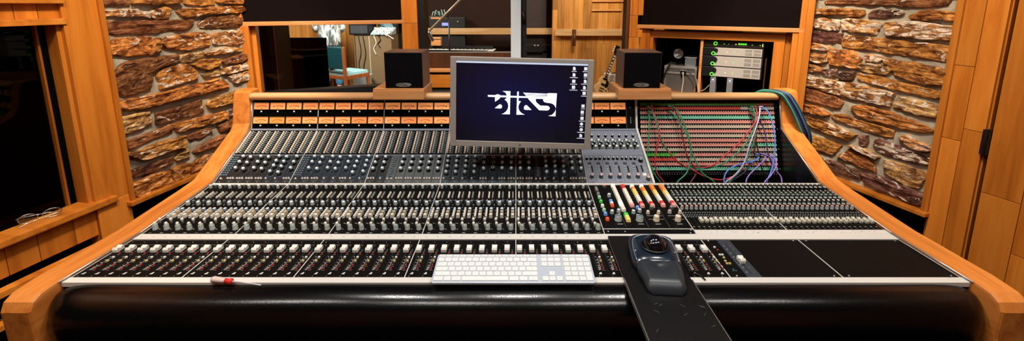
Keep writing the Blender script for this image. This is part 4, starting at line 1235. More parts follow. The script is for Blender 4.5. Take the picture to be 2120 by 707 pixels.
CORDS = {
    'g1': '603 1859 1051, 606 1847 1021, 598 1818 950, 591 1796 897, 588 1782 854, 613 1758 791, 641 1742 752',
    'r1': '617 1866 1074, 629 1850 1038, 642 1828 990, 641 1809 953, 629 1792 899, 617 1773 845, 623 1755 798, 654 1738 754',
    'r2': '620 1863 1065, 639 1840 1005, 654 1810 923, 688 1789 876, 719 1774 845, 755 1760 823, 794 1754 804, 827 1749 786, 875 1745 772, 915 1745 772, 962 1749 788, 1018 1788 803',
    'g0': '601 1865 1072, 616 1860 1060, 625 1846 1033, 636 1830 998, 643 1812 952, 661 1801 914, 688 1791 877, 732 1777 831, 779 1789 808',
    'g2': '697 1866 1074, 729 1855 1061, 753 1830 1008, 770 1805 955, 778 1784 890, 791 1771 858, 821 1750 800, 874 1733 758',
    'g3': '699 1859 1051, 726 1840 1029, 749 1815 982, 771 1790 936, 773 1770 877, 763 1754 835, 743 1739 799, 697 1723 759',
    'r3': '712 1866 1074, 725 1858 1054, 744 1838 1005, 747 1816 951, 758 1793 886, 773 1780 843, 793 1769 819, 795 1757 791, 767 1742 750',
    'r4': '1088 1865 1072, 1092 1848 1051, 1081 1829 1020, 1056 1811 995, 996 1786 934, 936 1772 885, 876 1758 838, 830 1754 824, 806 1790 811',
    'g4': '1073 1865 1071, 1082 1850 1050, 1078 1830 1013, 1057 1809 972, 1009 1784 908, 937 1767 849, 878 1760 826, 815 1757 815, 788 1790 809',
    'v1': '1113 1865 1071, 1096 1835 1036, 1064 1802 980, 1030 1773 923, 996 1747 843, 951 1729 797, 904 1714 764',
    'g5': '1072 1860 1054, 1080 1841 1017, 1073 1811 953, 1037 1784 871, 988 1758 803, 933 1738 756',
    'b1': '1119 1865 1071, 1140 1845 1052, 1147 1819 1011, 1148 1793 959, 1142 1771 888, 1122 1746 820, 1090 1723 759',
    'b2': '1086 1806 866, 1084 1788 855, 1049 1772 845, 979 1758 836, 931 1749 812, 910 1735 782, 909 1724 761',
    'v2': '1113 1806 866, 1111 1784 853, 1067 1760 826, 1023 1745 790, 1005 1729 761',
    'v3': '1133 1806 865, 1148 1776 858, 1139 1746 832, 1110 1731 796, 1074 1714 763',
    'v4': '1104 1807 869, 1138 1789 857, 1147 1762 813, 1166 1748 783, 1166 1733 756',
    'k1': '1107 1847 1009, 1123 1832 971, 1124 1809 923, 1129 1795 873, 1155 1789 808',
    'k2': '1082 1828 941, 1088 1809 893, 1089 1785 841, 1100 1767 793, 1124 1747 749',
    'v5': '1060 1794 825, 1010 1766 793, 938 1742 752',
    'w1': '1076 1853 1031, 1079 1828 978, 1077 1809 935, 1072 1808 875',
}
RUB = dict(g=mat('green_cord_rubber', rgb(44, 132, 92), .4), r=mat('red_cord_rubber', rgb(178, 46, 54), .4), v=mat('violet_cord_rubber', rgb(140, 106, 190), .4), b=mat('blue_cord_rubber', rgb(82, 134, 220), .4), k=mat('black_cord_rubber', rgb(18, 17, 20), .4), w=mat('maroon_cord_rubber', rgb(110, 34, 40), .4), l=mat('lilac_cord_rubber', rgb(186, 168, 206), .4), d=mat('plum_cord_rubber', rgb(64, 44, 90), .4))
SPEC = [
    ('g1', 'g', 'green patch cord hanging straight down the left edge of the patch bay', 0),
    ('r1', 'r', 'red patch cord at the left snaking to the bay foot beside the hanging green cord', 0),
    ('r2', 'r', 'long red patch cord sagging along the bay foot, rising again mid-right', 1),
    ('g0', 'g', 'dark green patch cord running with the left red cords and ending low in the jacks', 1),
    ('g2', 'g', 'green patch cord in the middle-left bundle that swings right to the bay foot', 0),
    ('g3', 'g', 'green patch cord of the middle-left bundle that curls back left at the bay foot', 0),
    ('r3', 'w', 'dark red patch cord of the middle-left bundle curling left at the bay foot', 0),
    ('r4', 'r', 'red patch cord arching from the top right jacks down to the middle of the bay', 1),
    ('g4', 'g', 'green patch cord arching just under the arched red cord from the top right jacks', 1),
    ('v1', 'l', 'pale lilac patch cord sweeping in front of the bay from top right to bottom centre', 0),
    ('g5', 'g', 'green patch cord dropping behind the pale lilac cord to the bay foot', 0),
    ('b1', 'b', 'blue patch cord hanging in a long bow at the right of the bay', 0),
    ('b2', 'b', 'short blue patch cord looping low and left from the lower jacks', 0),
    ('v2', 'v', 'violet patch cord curving down left beside the low blue loop', 0),
    ('v3', 'v', 'violet patch cord crossing in front of the long blue cord near the foot', 0),
    ('v4', 'v', 'violet patch cord ending furthest right at the foot of the bay', 0),
    ('k1', 'd', 'thin plum patch cord between the lilac and the long blue cord', 1),
    ('k2', 'k', 'black patch cord hanging behind the violet cords on the right half', 0),
    ('v5', 'd', 'plum patch cord running low and left behind the blue loop', 0),
    ('w1', 'w', 'short maroon patch cord in the knot at the right', 1)]
PLUGM = mat('nickel_plug', rgb(180, 176, 168), .25, metal=.9)
for key, c, lab, both in SPEC:
    v = list(map(int, CORDS[key].replace(',', ' ').split()))
    pts = [Vector(v[i:i + 3]) / 1000 for i in range(0, len(v), 3)]
    if not both: pts += [Vector((pts[-1].x + .004, pts[-1].y - .025, .7065))]
    root = empty('patch_cable', pts[0], lab, 'patch cord', 'patch cords on the patch bay')
    b = MB(); b.tube(smooth(pts), .0030, 7)
    b.build('cable', RUB[c], root)
    nrm = Vector((0, -math.sin(R(74)), math.cos(R(74))))
    for p in ([pts[0], pts[-1]] if both else [pts[0]]):
        b = MB(); b.cyl(p - nrm * .020, p + nrm * .014, .0036, .003, 10, 0); b.cyl(p - nrm * .024, p - nrm * .02, .0028, .0028, 10, 1)
        b.build('plug', [RUB[c], PLUGM], root)

# loom of cables over the end of the rail
LOOMC = [('teal', rgb(40, 128, 120)), ('navy', rgb(30, 44, 92)), ('blue', rgb(52, 86, 140)), ('dark green', rgb(26, 84, 58)), ('grey', rgb(84, 86, 90)), ('sea green', rgb(66, 150, 120)), ('indigo', rgb(56, 50, 110)), ('black', rgb(20, 20, 24)), ('steel blue', rgb(70, 110, 150)), ('petrol', rgb(22, 66, 78))]
for i, (cn, c) in enumerate(LOOMC):
    o = i * .0085; lift = .004 * ((i * 7) % 3)
    o = (i % 5) * .0088; q = (i // 5) * .0085; pts = [(1.09 + o, 1.97, 1.080), (1.11 + o, 1.945 + q * .5, 1.102), (1.135 + o, 1.915, 1.130 + q * .6), (1.16 + o, 1.888, 1.138 + q * .6), (1.19 + o, 1.852 - q, 1.130 + q * .6), (1.215 + o, 1.832 - q, 1.095), (1.24 + o, 1.820 - q, 1.045), (1.262 + o, 1.812 - q, .995), (1.285 + o, 1.815 - q, .945), (1.297 + o, 1.83 - q, .88), (1.30 + o, 1.85 - q, .78)]
    b = MB(); b.tube(smooth(pts), .0040, 8)
    t = tag(b.build('cable', mat('loom_' + cn.replace(' ', '_'), c, .4)), cn + ' cable in the loom draped over the right end of the wooden rail', 'cable', 'cable loom over the rail')

# --- computer monitor
TILT = Matrix.Translation((.0195, 1.566, 1.158)) @ Matrix.Rotation(R(1.35), 4, 'Y') @ Matrix.Rotation(R(-1.0), 4, 'Z') @ Matrix.Rotation(R(-2), 4, 'X')
mon = empty('computer_monitor', (.0195, 1.566, .985), 'widescreen computer monitor in an aluminium frame showing a white logo on dark blue', 'monitor')
WM, HM, SWd, SHt = .541, .348, .496, .310
b = MB()
sz = .004
SX0, SX1, SZ0, SZ1 = -SWd / 2, SWd / 2, -SHt / 2 + sz, SHt / 2 + sz
b.box(-WM / 2, SX0, -.006, .020, -HM / 2, HM / 2); b.box(SX1, WM / 2, -.006, .020, -HM / 2, HM / 2)
b.box(SX0, SX1, -.006, .020, -HM / 2, SZ0); b.box(SX0, SX1, -.006, .020, SZ1, HM / 2); b.box(-WM / 2 + .002, WM / 2 - .002, .006, .034, -HM / 2 + .002, HM / 2 - .002)
b.build('bezel', ALU_SOFT, mon, bevel=.0018, M=TILT)
def screen_mat():
    m, t, bs = nt('dark_blue_desktop')
    bs.inputs['Base Color'].default_value = (.004, .004, .006, 1); bs.inputs['Roughness'].default_value = .25
    tc = t.nodes.new('ShaderNodeTexCoord')
    vm = t.nodes.new('ShaderNodeMapping'); vm.inputs['Scale'].default_value = (3.4, 0, 5.2); vm.inputs['Location'].default_value = (.1, 0, -.12)
    gr = t.nodes.new('ShaderNodeTexGradient'); gr.gradient_type = 'SPHERICAL'
    r = ramp(t, [(0, rgb(4, 6, 26)), (.5, rgb(5, 12, 50)), (1, rgb(7, 20, 76))])
    t.links.new(tc.outputs['Object'], vm.inputs['Vector']); t.links.new(vm.outputs[0], gr.inputs['Vector']); t.links.new(gr.outputs['Fac'], r.inputs['Fac'])
    t.links.new(r.outputs['Color'], bs.inputs['Emission Color']); bs.inputs['Emission Strength'].default_value = 1.0
    return m
b = MB(); b.box(SX0, SX1, -.002, .006, SZ0, SZ1)
scr = b.build('screen', screen_mat(), mon, M=TILT)
GLOW = mat('screen_white', rgb(240, 246, 255), .5, emit=rgb(240, 246, 255), es=1.25)
# picture on the screen: menu bar, logo, desktop icons
def lx(u): return SX0 + (u / 264.) * SWd            # picture pixels of the desktop -> metres
def lz(v): return SZ1 - (v / 166.) * SHt
b = MB()
def poly(b, pts, y=-.0026):
    b.add([(lx(u), y, lz(v)) for u, v in pts] + [(lx(u), y + .0006, lz(v)) for u, v in pts], [tuple(range(len(pts)))], 0)
def arc(cx, cy, r, a0, a1, n=10): return [(cx + r * math.cos(R(a0 + (a1 - a0) * k / n)), cy + r * math.sin(R(a0 + (a1 - a0) * k / n))) for k in range(n + 1)]
b.box(SX0, SX1, -.0026, -.002, SZ1 - .0075, SZ1)
b.build('menu_bar', mat('menu_bar_glow', rgb(200, 216, 240), .5, emit=rgb(206, 222, 246), es=1.0), scr, M=TILT)
b = MB()
# s = pixels of the close-up (5.05 per px); 990,170 is its corner; the desktop's corner is 945,131
def Q(pts): return [((990 + a / 5.05 - 945), (170 + c / 5.05 - 131)) for a, c in pts]
shapes = [
    [(98, 152), (172, 152), (190, 143), (210, 143), (226, 153), (500, 156), (520, 172), (330, 173), (290, 172), (226, 172), (216, 190), (172, 222), (172, 172), (98, 170)],
    [(248, 107), (328, 106), (328, 350), (240, 350), (262, 342), (290, 318), (306, 290), (310, 262), (304, 232), (290, 210), (270, 196), (290, 180), (292, 150), (280, 124)],
    [(170, 288), (222, 246), (236, 250), (246, 264), (246, 276), (238, 288), (228, 291)],
    [(398, 108), (414, 108), (414, 206), (438, 210), (424, 232), (414, 260), (416, 288), (428, 314), (452, 336), (482, 349), (396, 352)],
    [(470, 282), (474, 262), (486, 248), (502, 250), (550, 297), (484, 298), (474, 292)],
    [(455, 118), (710, 122), (706, 128), (470, 126)], [(465, 129), (704, 131), (698, 137), (480, 137)], [(476, 140), (694, 142), (686, 149), (490, 149)], [(484, 152), (690, 153), (672, 162), (500, 160)],
    [(500, 160), (672, 164), (666, 178), (596, 178), (588, 184), (590, 200), (600, 218), (636, 248), (716, 250), (732, 262), (736, 276), (728, 292), (710, 299), (628, 298), (516, 186)],
    [(712, 116), (804, 116), (798, 272), (786, 246), (766, 228), (740, 220), (706, 218), (676, 210), (664, 190), (668, 170), (684, 154), (700, 144), (708, 128)],
    [(798, 274), (798, 358), (722, 356), (760, 344), (784, 318), (796, 292)]]
for sh in shapes: poly(b, Q(sh))
b.build('logo', GLOW, scr, M=TILT)
ICON = mat('icon_glow', rgb(208, 214, 226), .5, emit=rgb(208, 214, 226), es=.9)
icons = [(1182, 142), (1182, 155), (1182, 168.5), (1182, 181), (1205, 142), (1205, 155), (1205, 168), (1204, 181), (1204, 193), (1203, 220), (1202, 233), (1202, 246), (1201.5, 258), (1201.5, 270), (1201, 283)]
for k, (x, y) in enumerate(icons):
    u, v = (x - 945) * 1.0, (y - 131) * .985
    b = MB()
    if k in (0, 1, 6, 7, 14): poly(b, [(u - 2.6, v - 4), (u + 1, v - 4), (u + 2.8, v - 2), (u + 2.8, v + 3), (u - 2.6, v + 3)])
    elif k in (12, 13): poly(b, [(p, q) for p, q in arc(u, v - .5, 3.4, 0, 330, 9)])
    else: poly(b, [(u - 3.2, v - 4), (u + 3.2, v - 4), (u + 3.2, v + 2.6), (u - 3.2, v + 2.6)])
    w = [5, 8, 7, 8, 6, 3, 8, 7, 6, 4, 3, 6, 4, 8, 8][k]
    poly(b, [(u - w, v + 4.6), (u + w, v + 4.6), (u + w, v + 5.8), (u - w, v + 5.8)])
    b.build('desktop_icon', ICON, scr, M=TILT)
b = MB(); k = .0046
pz = -HM / 2 + .011
b.add([(k * a, -.0064, pz + k * c) for a, c in ((0, .55), (.5, .75), (.85, .5), (.72, .1), (.88, -.3), (.5, -.95), (.2, -.85), (0, -.9), (-.25, -.85), (-.5, -.95), (-.9, -.2), (-.85, .45), (-.45, .75))], [tuple(range(13))])
b.add([(k * a, -.0064, pz + k * c) for a, c in ((0, .8), (.05, 1.15), (.4, 1.4), (.35, 1.0))], [(0, 1, 2, 3)])
b.build('emblem', mat('emblem_grey', rgb(96, 90, 84), .4), mon, M=TILT)
b = MB(); b.box(-.06, .06, .034, .044, -.06, .06, M=TILT); b.cyl((.02, 1.606, 1.16), (.02, 1.92, 1.175), .013); b.box(-.03, .07, 1.90, 1.985, 1.0852, 1.19); b.cyl((.02, 1.94, 1.13), (.02, 1.94, 1.21), .017)
b.build('arm', BLACK, mon, bevel=.002)

# --- small cube loudspeakers on wooden trays
def badge(parent, x, y, z, sx):
    b = MB()
    ring = [(x + sx * math.cos(a), y, z + sx * .22 * math.sin(a)) for a in [2 * PI * k / 32 for k in range(32)]]
    b.tube(ring, .0009, 6, closed=True)
    b.add([(x + sx * .97 * math.cos(a), y + .001, z + sx * .21 * math.sin(a)) for a in [2 * PI * k / 32 for k in range(32)]], [tuple(range(32))], 1)
    b.tube([(x - sx * .74 + sx * .13 * math.cos(a), y - .0004, z + sx * .13 * math.sin(a)) for a in [2 * PI * k / 16 for k in range(16)]], .0005, 5, closed=True)
    b.lathe([(0, 0), (.0014, 0), (0, .0008)], 8, 0, Matrix.Translation((x - sx * .74, y, z)) @ Matrix.Rotation(PI / 2, 4, 'X'))
    o = b.build('badge', [mat('badge_silver', rgb(170, 166, 160), .3, metal=.6), mat('badge_black', rgb(30, 30, 30), .4)], parent)
    me = text_mesh('badge_lettering', 'AURATONE', .0088, .0002, mat('badge_letter', rgb(190, 186, 178), .4))
    inst('badge_lettering', me, Matrix.Translation((x + sx * .12, y - .0006, z)) @ Matrix.Rotation(PI / 2, 4, 'X'), o)

def cube_speaker(x0, x1, label, platelabel, px0, px1, lab_b):
    y0, y1 = 1.845, 1.99
    z0, z1 = 1.1625, 1.3235
    root = empty('loudspeaker', ((x0 + x1) / 2, 1.91, z0), label, 'loudspeaker', 'small cube loudspeakers')
    b = MB(); t = .011
    b.box(x0, x0 + t, y0, y1, z0, z1, 0, .5); b.box(x1 - t, x1, y0, y1, z0, z1, 0, .5); b.box(x0 + t, x1 - t, y0, y1, z0, z0 + t, 0, .6); b.box(x0 + t, x1 - t, y0, y1, z1 - t, z1, 0, .6); b.box(x0 + t, x1 - t, y1 - t, y1, z0 + t, z1 - t, 0, .5)
    b.build('cabinet', WALNUT, root, bevel=.001)
    g = MB(); g.box(x0 + .0025, x1 - .0025, y0 - .006, y0 + .01, z0 + .0025, z1 - .0025)
    gr = g.build('grille', mat('black_grille_cloth', rgb(6, 6, 7), .9, spec=.08), root, bevel=.002)
    badge(root, (x0 + x1) / 2 + (-.002), y0 - .0065, z0 + .0155, .034)
    p = empty('speaker_tray', ((px0 + px1) / 2, 1.9, 1.1325), lab_b, 'tray', 'wooden speaker trays')
    b = MB(); b.box(px0, px1, 1.827, 2.005, 1.1545, 1.1620, 0, .6); b.build('top_board', PINE, p, bevel=.001)
    b = MB(); b.box(px0, px1, 1.823, 1.837, 1.115, 1.1545, 0, .45); b.build('front_board', PINE, p, bevel=.001)
    for xs in (px0, px1 - .012):
        b = MB(); b.box(xs, xs + .012, 1.837, 2.005, 1.1330, 1.1545, 0, .35); b.box(xs, xs + .012, 1.90, 2.005, 1.086, 1.1330, 0, .35); b.build('side_board', PINE, p, bevel=.001)

cube_speaker(-.583, -.413, 'small black-fronted cube speaker left of the computer monitor', '', -.634, -.408, 'wooden tray on the rail under the speaker left of the monitor')
cube_speaker(.478, .645, 'small black-fronted cube speaker right of the computer monitor', '', .455, .690, 'wooden tray on the rail under the speaker right of the monitor')

# --- keyboard
KM = Matrix.Translation((-.0065, .9865, .8105)) @ Matrix.Rotation(R(4.2), 4, 'X')
kb = empty('computer_keyboard', (-.0065, 1.0, .806), 'white slim full-size computer keyboard lying across the front strip and faders', 'keyboard')
b = MB()
b.prism([(c[0] + .007 * math.cos(a), c[1] + .007 * math.sin(a)) for c, a0 in (((.2085, .1075), 0), ((-.2085, .1075), 90), ((-.2085, .007), 180), ((.2085, .007), 270)) for a in [R(a0 + 15 * k) for k in range(7)]], 0, .006, lambda a, c, d: (a, c, d))
b.build('body', mat('silver_tray', rgb(196, 206, 216), .35, metal=.25), kb, bevel=.001, M=KM)
KEYW = mat('white_key', rgb(226, 226, 224), .4)
KLEG = mat('key_legend_grey', rgb(176, 176, 176), .6)
kmesh = {}
nkey = [0]
def key(x0, x1, y0, y1):
    w, d = x1 - x0 - .0026, y1 - y0 - .0026
    k = (round(w, 4), round(d, 4))
    if k not in kmesh:
        b = MB(); b.frus(-w / 2, w / 2, -d / 2, d / 2, 0, .0028, .0006, .0006)
        b.box(-.002, .002, -.0006, .0010, .0028, .003, 1)
        kmesh[k] = b.mesh('key', [KEYW, KLEG], .0007, 2)
    nkey[0] += 1
    inst('function_key' if y0 > .094 else 'key', kmesh[k], KM @ Matrix.Translation(((x0 + x1) / 2, (y0 + y1) / 2, .006)), kb)
u = .0190
rows = [[1.3, 1, 1.3, 4.9 + 1.15, 1.3, 1.15, 1.3 + .0], [2.25] + [1] * 10 + [2.25], [1.8] + [1] * 11 + [1.7], [1.5] + [1] * 13, [1] * 13 + [1.5]]
L0, LW_ = -.2115, .2775
y = .0045
for rw in rows:
    k = LW_ / sum(rw); x = L0
    for w in rw: key(x, x + w * k, y, y + u * .985); x += w * k
    y += u * .985
x = L0
for i in range(14): key(x, x + LW_ / 14, y, y + .0115); x += LW_ / 14
nx, yb = .0755, .0045
for i in range(3): key(nx + i * .0187, nx + (i + 1) * .0187, yb, yb + .0187)
key(nx + .0187, nx + .0374, yb + .0187, yb + .0374)
for r in (3, 4):
    for i in range(3): key(nx + i * .0187, nx + (i + 1) * .0187, yb + r * .0187, yb + (r + 1) * .0187)
for i in range(3): key(nx + i * .0187, nx + (i + 1) * .0187, y, y + .0115)
nx = .1365
key(nx, nx + .0374, yb, yb + .0187); key(nx + .0374, nx + .0561, yb, yb + .0187); key(nx + .0561, nx + .0748, yb, yb + .0374)
for r in (1, 2, 3, 4):
    for i in range(4):
        if not (i == 3 and r == 1): key(nx + i * .0187, nx + (i + 1) * .0187, yb + r * .0187, yb + (r + 1) * .0187)
for i in range(4): key(nx + i * .0187, nx + (i + 1) * .0187, y, y + .0115)
b = MB()
for sx in (-.19, .19): b.box(sx - .012, sx + .012, .004, .014, -.0018, 0)
b.box(-.2, .2, .092, .112, -.009, 0)
b.build('foot', ALU, kb, M=KM)

# --- black board over the armrest with a trackball on it
bd = empty('support_board', (.376, .97, .806), 'long scuffed black board laid over the armrest under the trackball', 'board')
b = MB(); b.box(.288, .463, .70, 1.213, .806, .816)
b.build('plank', mat('scuffed_black_laminate', rgb(19, 19, 20), .4, spec=.3, bump=.05, bscale=120, var=.5), bd, bevel=.0012)
WORN = mat('worn_edge', rgb(120, 118, 112), .4, metal=.5)
for x in (.2855, .463):
    b = MB(); b.box(x, x + .0025, .70, 1.0, .805, .8165); b.build('edge_strip', WORN, bd, bevel=.0006)
b = MB(); rr = random.Random(5)
for i in range(14):
    x, yy, a = rr.uniform(.31, .45), rr.uniform(.74, .92), rr.uniform(-1, 1)
    b.box(-.006, .006, -.0002, .0002, .816, .8162, M=Matrix.Translation((x, yy, 0)) @ Matrix.Rotation(a, 4, 'Z'))
b.build('scratches', PRINTG, bd)
tb = empty('trackball', (.375, 1.04, .816), 'black trackball with a large glossy ball and a padded wrist rest', 'trackball')
TM = Matrix.Translation((.387, 1.048, .8162)) @ Matrix.Rotation(R(-5), 4, 'Z') @ Matrix.Diagonal((1.0, .89, .95, 1))
def sq(w, d, z, y0, p=5, n=40, taper=0.0):
    out = []
    for i in range(n):
        a = 2 * PI * i / n; ca, sa = math.cos(a), math.sin(a)
        r = 1 / ((abs(ca) ** p + abs(sa) ** p) ** (1 / p))
        yy = y0 + d * r * sa
        out.append((w * r * ca * (1 + taper * sa), yy, z + .0))
    return out
def tl(ring, zf): return [TM @ Vector((x, y, zf(x, y))) for x, y, z in ring]
b = MB()
top = lambda k: (lambda x, y: k * (.030 + .10 * (y + .0)) )
hz = lambda x, y: .034 + .14 * y - 2.2 * x * x
b.loft([tl(sq(.062, .062, 0, .045, 9), lambda x, y: 0), tl(sq(.066, .066, 0, .045, 9), lambda x, y: .006), tl(sq(.066, .066, 0, .045, 9), lambda x, y: hz(x, y) * .7), tl(sq(.062, .062, 0, .045, 9), hz), tl(sq(.050, .050, 0, .045, 4), lambda x, y: hz(x, y) + .004), tl(sq(.034, .034, 0, .042, 2), lambda x, y: .046 + .08 * (y - .045)), tl(sq(.029, .029, 0, .042, 2), lambda x, y: .040)])
b.build('body', mat('glossy_blue_black_shell', rgb(26, 36, 48), .2, spec=.6, coat=.3), tb)
b = MB(); c0 = TM @ Vector((0, .042, .0460))
b.ball(c0, .0315, n=32, k=20); b.build('ball', mat('glossy_black_ball', rgb(10, 13, 20), .12, spec=.6, coat=.3), tb)
b = MB(); b.tube([TM @ Vector((.0355 * math.cos(a), .042 + .0355 * math.sin(a), .0475 + .08 * (.0345 * math.sin(a) + .003))) for a in [2 * PI * i / 32 for i in range(32)]], .0035, 8, closed=True); b.build('scroll_ring', BLACKP, tb)
b = MB()
hh = lambda x, y: hz(x, y) + .0022
for ln in ([(-.056, -.008), (-.058, .04), (-.052, .085), (-.03, .099), (0, .102)], [(.056, -.008), (.058, .04), (.052, .085), (.03, .099), (0, .102)], [(-.057, .03), (-.046, .036), (-.038, .040)], [(.057, .03), (.046, .036), (.038, .040)], [(-.03, -.006), (-.018, .008), (-.012, .014)], [(.03, -.006), (.018, .008), (.012, .014)]):
    b.tube(smooth([TM @ Vector((x, y, hh(x, y))) for x, y in ln], 4), .0013, 6)
b.build('button_seam', mat('silver_seam', rgb(170, 184, 196), .3, metal=.7), tb)
rest = MB()
rs = []
for t in [i / 14 for i in range(15)]:
    yy = -.008 - .118 * t
    wv = .058 + .004 * math.sin(PI * min(1, t * 1.6)) * (t < .62) - .010 * t - .012 * (max(0, t - .85) / .15) ** 2
    zt = .036 - .012 * t - (.020 * max(0, (t - .78) / .22) ** 2) + .004 * math.sin(PI * t) - (.006 if t == 0 else 0)
    ring = []
    for i in range(33):
        x = -wv + 2 * wv * i / 32
        e = abs(x) / wv
        sc = -.013 * math.exp(-((x / .020) ** 2 + ((t - .22) / .17) ** 2))
        ring.append((x, yy, max(.004, zt * (1 - max(0, e - .7) ** 2 * 5.5) + sc)))
    ring += [(wv * .97, yy, .0), (-wv * .97, yy, .0)]
    rs.append([TM @ Vector(q) for q in ring])
rest.loft(rs)
rest.build('wrist_rest', mat('soft_grey_black_rest', rgb(40, 45, 50), .36, spec=.5, bump=.05, bscale=500), tb)
b = MB(); pts = smooth([TM @ Vector(q) for q in ((.062, .09, .010), (.074, .07, .006), (.080, .03, .0042), (.084, -.01, .0042))]); pts += smooth([pts[-1], (.485, 1.045, .8055), (.50, 1.03, .806), (.505, 1.012, .8065)])[1:]
b.tube(pts, .0022, 7); b.build('cable', BLACKP, tb)

# --- screwdriver and spectacles
sd = empty('screwdriver', (-.74, .992, .803), 'small screwdriver with a clear handle and red collar on the front strip', 'screwdriver')
d0, d1 = Vector((-.808, 1.0075, .8118)), Vector((-.668, .990, .8075)); dv = (d1 - d0).normalized()
Mh = Matrix.Translation(d0) @ dv.to_track_quat('Z', 'Y').to_matrix().to_4x4()
b = MB(); b.lathe([(0, 0), (.005, .0005), (.0078, .004), (.0082, .010), (.0078, .032), (.0066, .040), (.0066, .0415), (0, .0415)], 14, 0, Mh, .5, None, True, .88)
b.build('handle', mat('clear_handle', rgb(226, 204, 200), .15, spec=.7, coat=.5, trans=.15), sd)
b = MB(); b.lathe([(0, .0415), (.0072, .0415), (.0066, .047), (.0082, .056), (.0080, .059), (.004, .0605), (0, .0605)], 14, 0, Mh); b.build('collar', mat('red_collar', rgb(206, 44, 40), .25), sd)
b = MB(); b.lathe([(0, .058), (.0020, .058), (.0020, .136), (.0017, .139)], 10, 0, Mh); b.box(-.0021, .0021, -.0004, .0004, .136, .143, M=Mh); b.build('shaft', mat('shaft_steel', rgb(205, 205, 208), .45, metal=.4), sd)
gl = empty('eyeglasses', (-1.93, 1.56, .668), 'thin wire eyeglasses resting upright on the wooden window sill', 'eyeglasses')
GM = ML @ Matrix.Translation((-.305, .016, .671)) @ Matrix.Rotation(R(-27), 4, 'Z')
WIRE = mat('thin_wire', rgb(200, 200, 196), .2, metal=.9)
b = MB(); lens = MB()
for sx in (-.033, .033):
    ring = [(sx + .0265 * math.cos(a), 0, .0185 + .0180 * math.sin(a) * (1 if math.sin(a) > 0 else .98)) for a in [2 * PI * k / 28 for k in range(28)]]
    b.tube([GM @ Vector(q) for q in ring], .0013, 6, closed=True)
    lens.add([GM @ Vector(q) for q in ring] + [GM @ Vector((q[0], .0014, q[2])) for q in ring], [tuple(range(28)), tuple(range(28, 56))[::-1]] + [(i, (i + 1) % 28, 28 + (i + 1) % 28, 28 + i) for i in range(28)])
b.tube(smooth([GM @ Vector(q) for q in ((-.0075, 0, .022), (0, -.002, .026), (.0075, 0, .022))]), .0010, 6)
b.build('frame', WIRE, gl); lens.build('lens', glass_mat('spectacle_glass', (.97, 1, .98, 1), .07), gl)
for sx in (-1, 1):
    b = MB(); b.tube(smooth([GM @ Vector(q) for q in ((sx * .0595, 0, .024), (sx * .063, .006, .024), (sx * .050, -.022 if sx > 0 else .022, .022), (-sx * .03, -.030 if sx > 0 else .028, .012), (-sx * .062, -.034 if sx > 0 else .030, .0015))]), .0010, 6)
    b.build('temple', WIRE, gl)
# ------------------------------------------------------------------ equipment in the right-hand cabinet (frame MV: x leftwards along the unit, y inwards)
b = MB()
b.box(.13, .865, .62, .66, .80, 1.30); b.box(.122, .13, .16, .66, .80, 1.30); b.box(.865, .873, .16, .66, .80, 1.30); b.box(.122, .873, .16, .66, .78, .80); b.box(.122, .873, .16, .66, 1.30, 1.32)
struct(b.build('wall_cabinet', VOID, M=MV))
b = MB(); b.box(.532, .550, .06, .60, .80, 1.30, 0, .75)
struct(b.build('trim_22', PINE, M=MV, bevel=.002))
b = MB(); b.box(.150, .158, .07, .2, .80, 1.18, 0, .3); struct(b.build('trim_23', DARKWOOD, M=MV))
AMPF = mat('amp_brushed_face', rgb(196, 192, 188), .42, metal=.25)
GRN = mat('green_light', rgb(90, 240, 60), .4, emit=rgb(110, 250, 70), es=1.6)
AMB = mat('amber_light', rgb(255, 200, 130), .4, emit=rgb(255, 205, 140), es=1.8)
BLU = mat('blue_light', rgb(120, 160, 255), .4, emit=rgb(140, 175, 255), es=3.0)
RX = Matrix.Rotation(PI / 2, 4, 'X')     # turns +z towards -y (out of the cabinet)
def ringlight(x, z, y, M, par, name='power_ring', m=GRN, r=.0105):
    b = MB(); b.tube([M @ Vector((x + r * math.cos(a), y, z + r * math.sin(a))) for a in [2 * PI * k / 18 for k in range(18)]], .0026, 6, closed=True)
    b.build(name, m, par)
def led(x, z, y, M, par, m, r=.0035):
    b = MB(); b.lathe([(0, 0), (r, 0), (r * .7, .002), (0, .0028)], 10, 0, M @ Matrix.Translation((x, y, z)) @ RX); b.build('indicator_light', m, par)
LABS = [('silver power amplifier, upper of the three in the right cabinet', 1.190, 1.246), ('silver power amplifier, middle of the three in the right cabinet', 1.117, 1.187), ('silver power amplifier, lowest of the three, above the two blue-lit drives', 1.044, 1.114)]
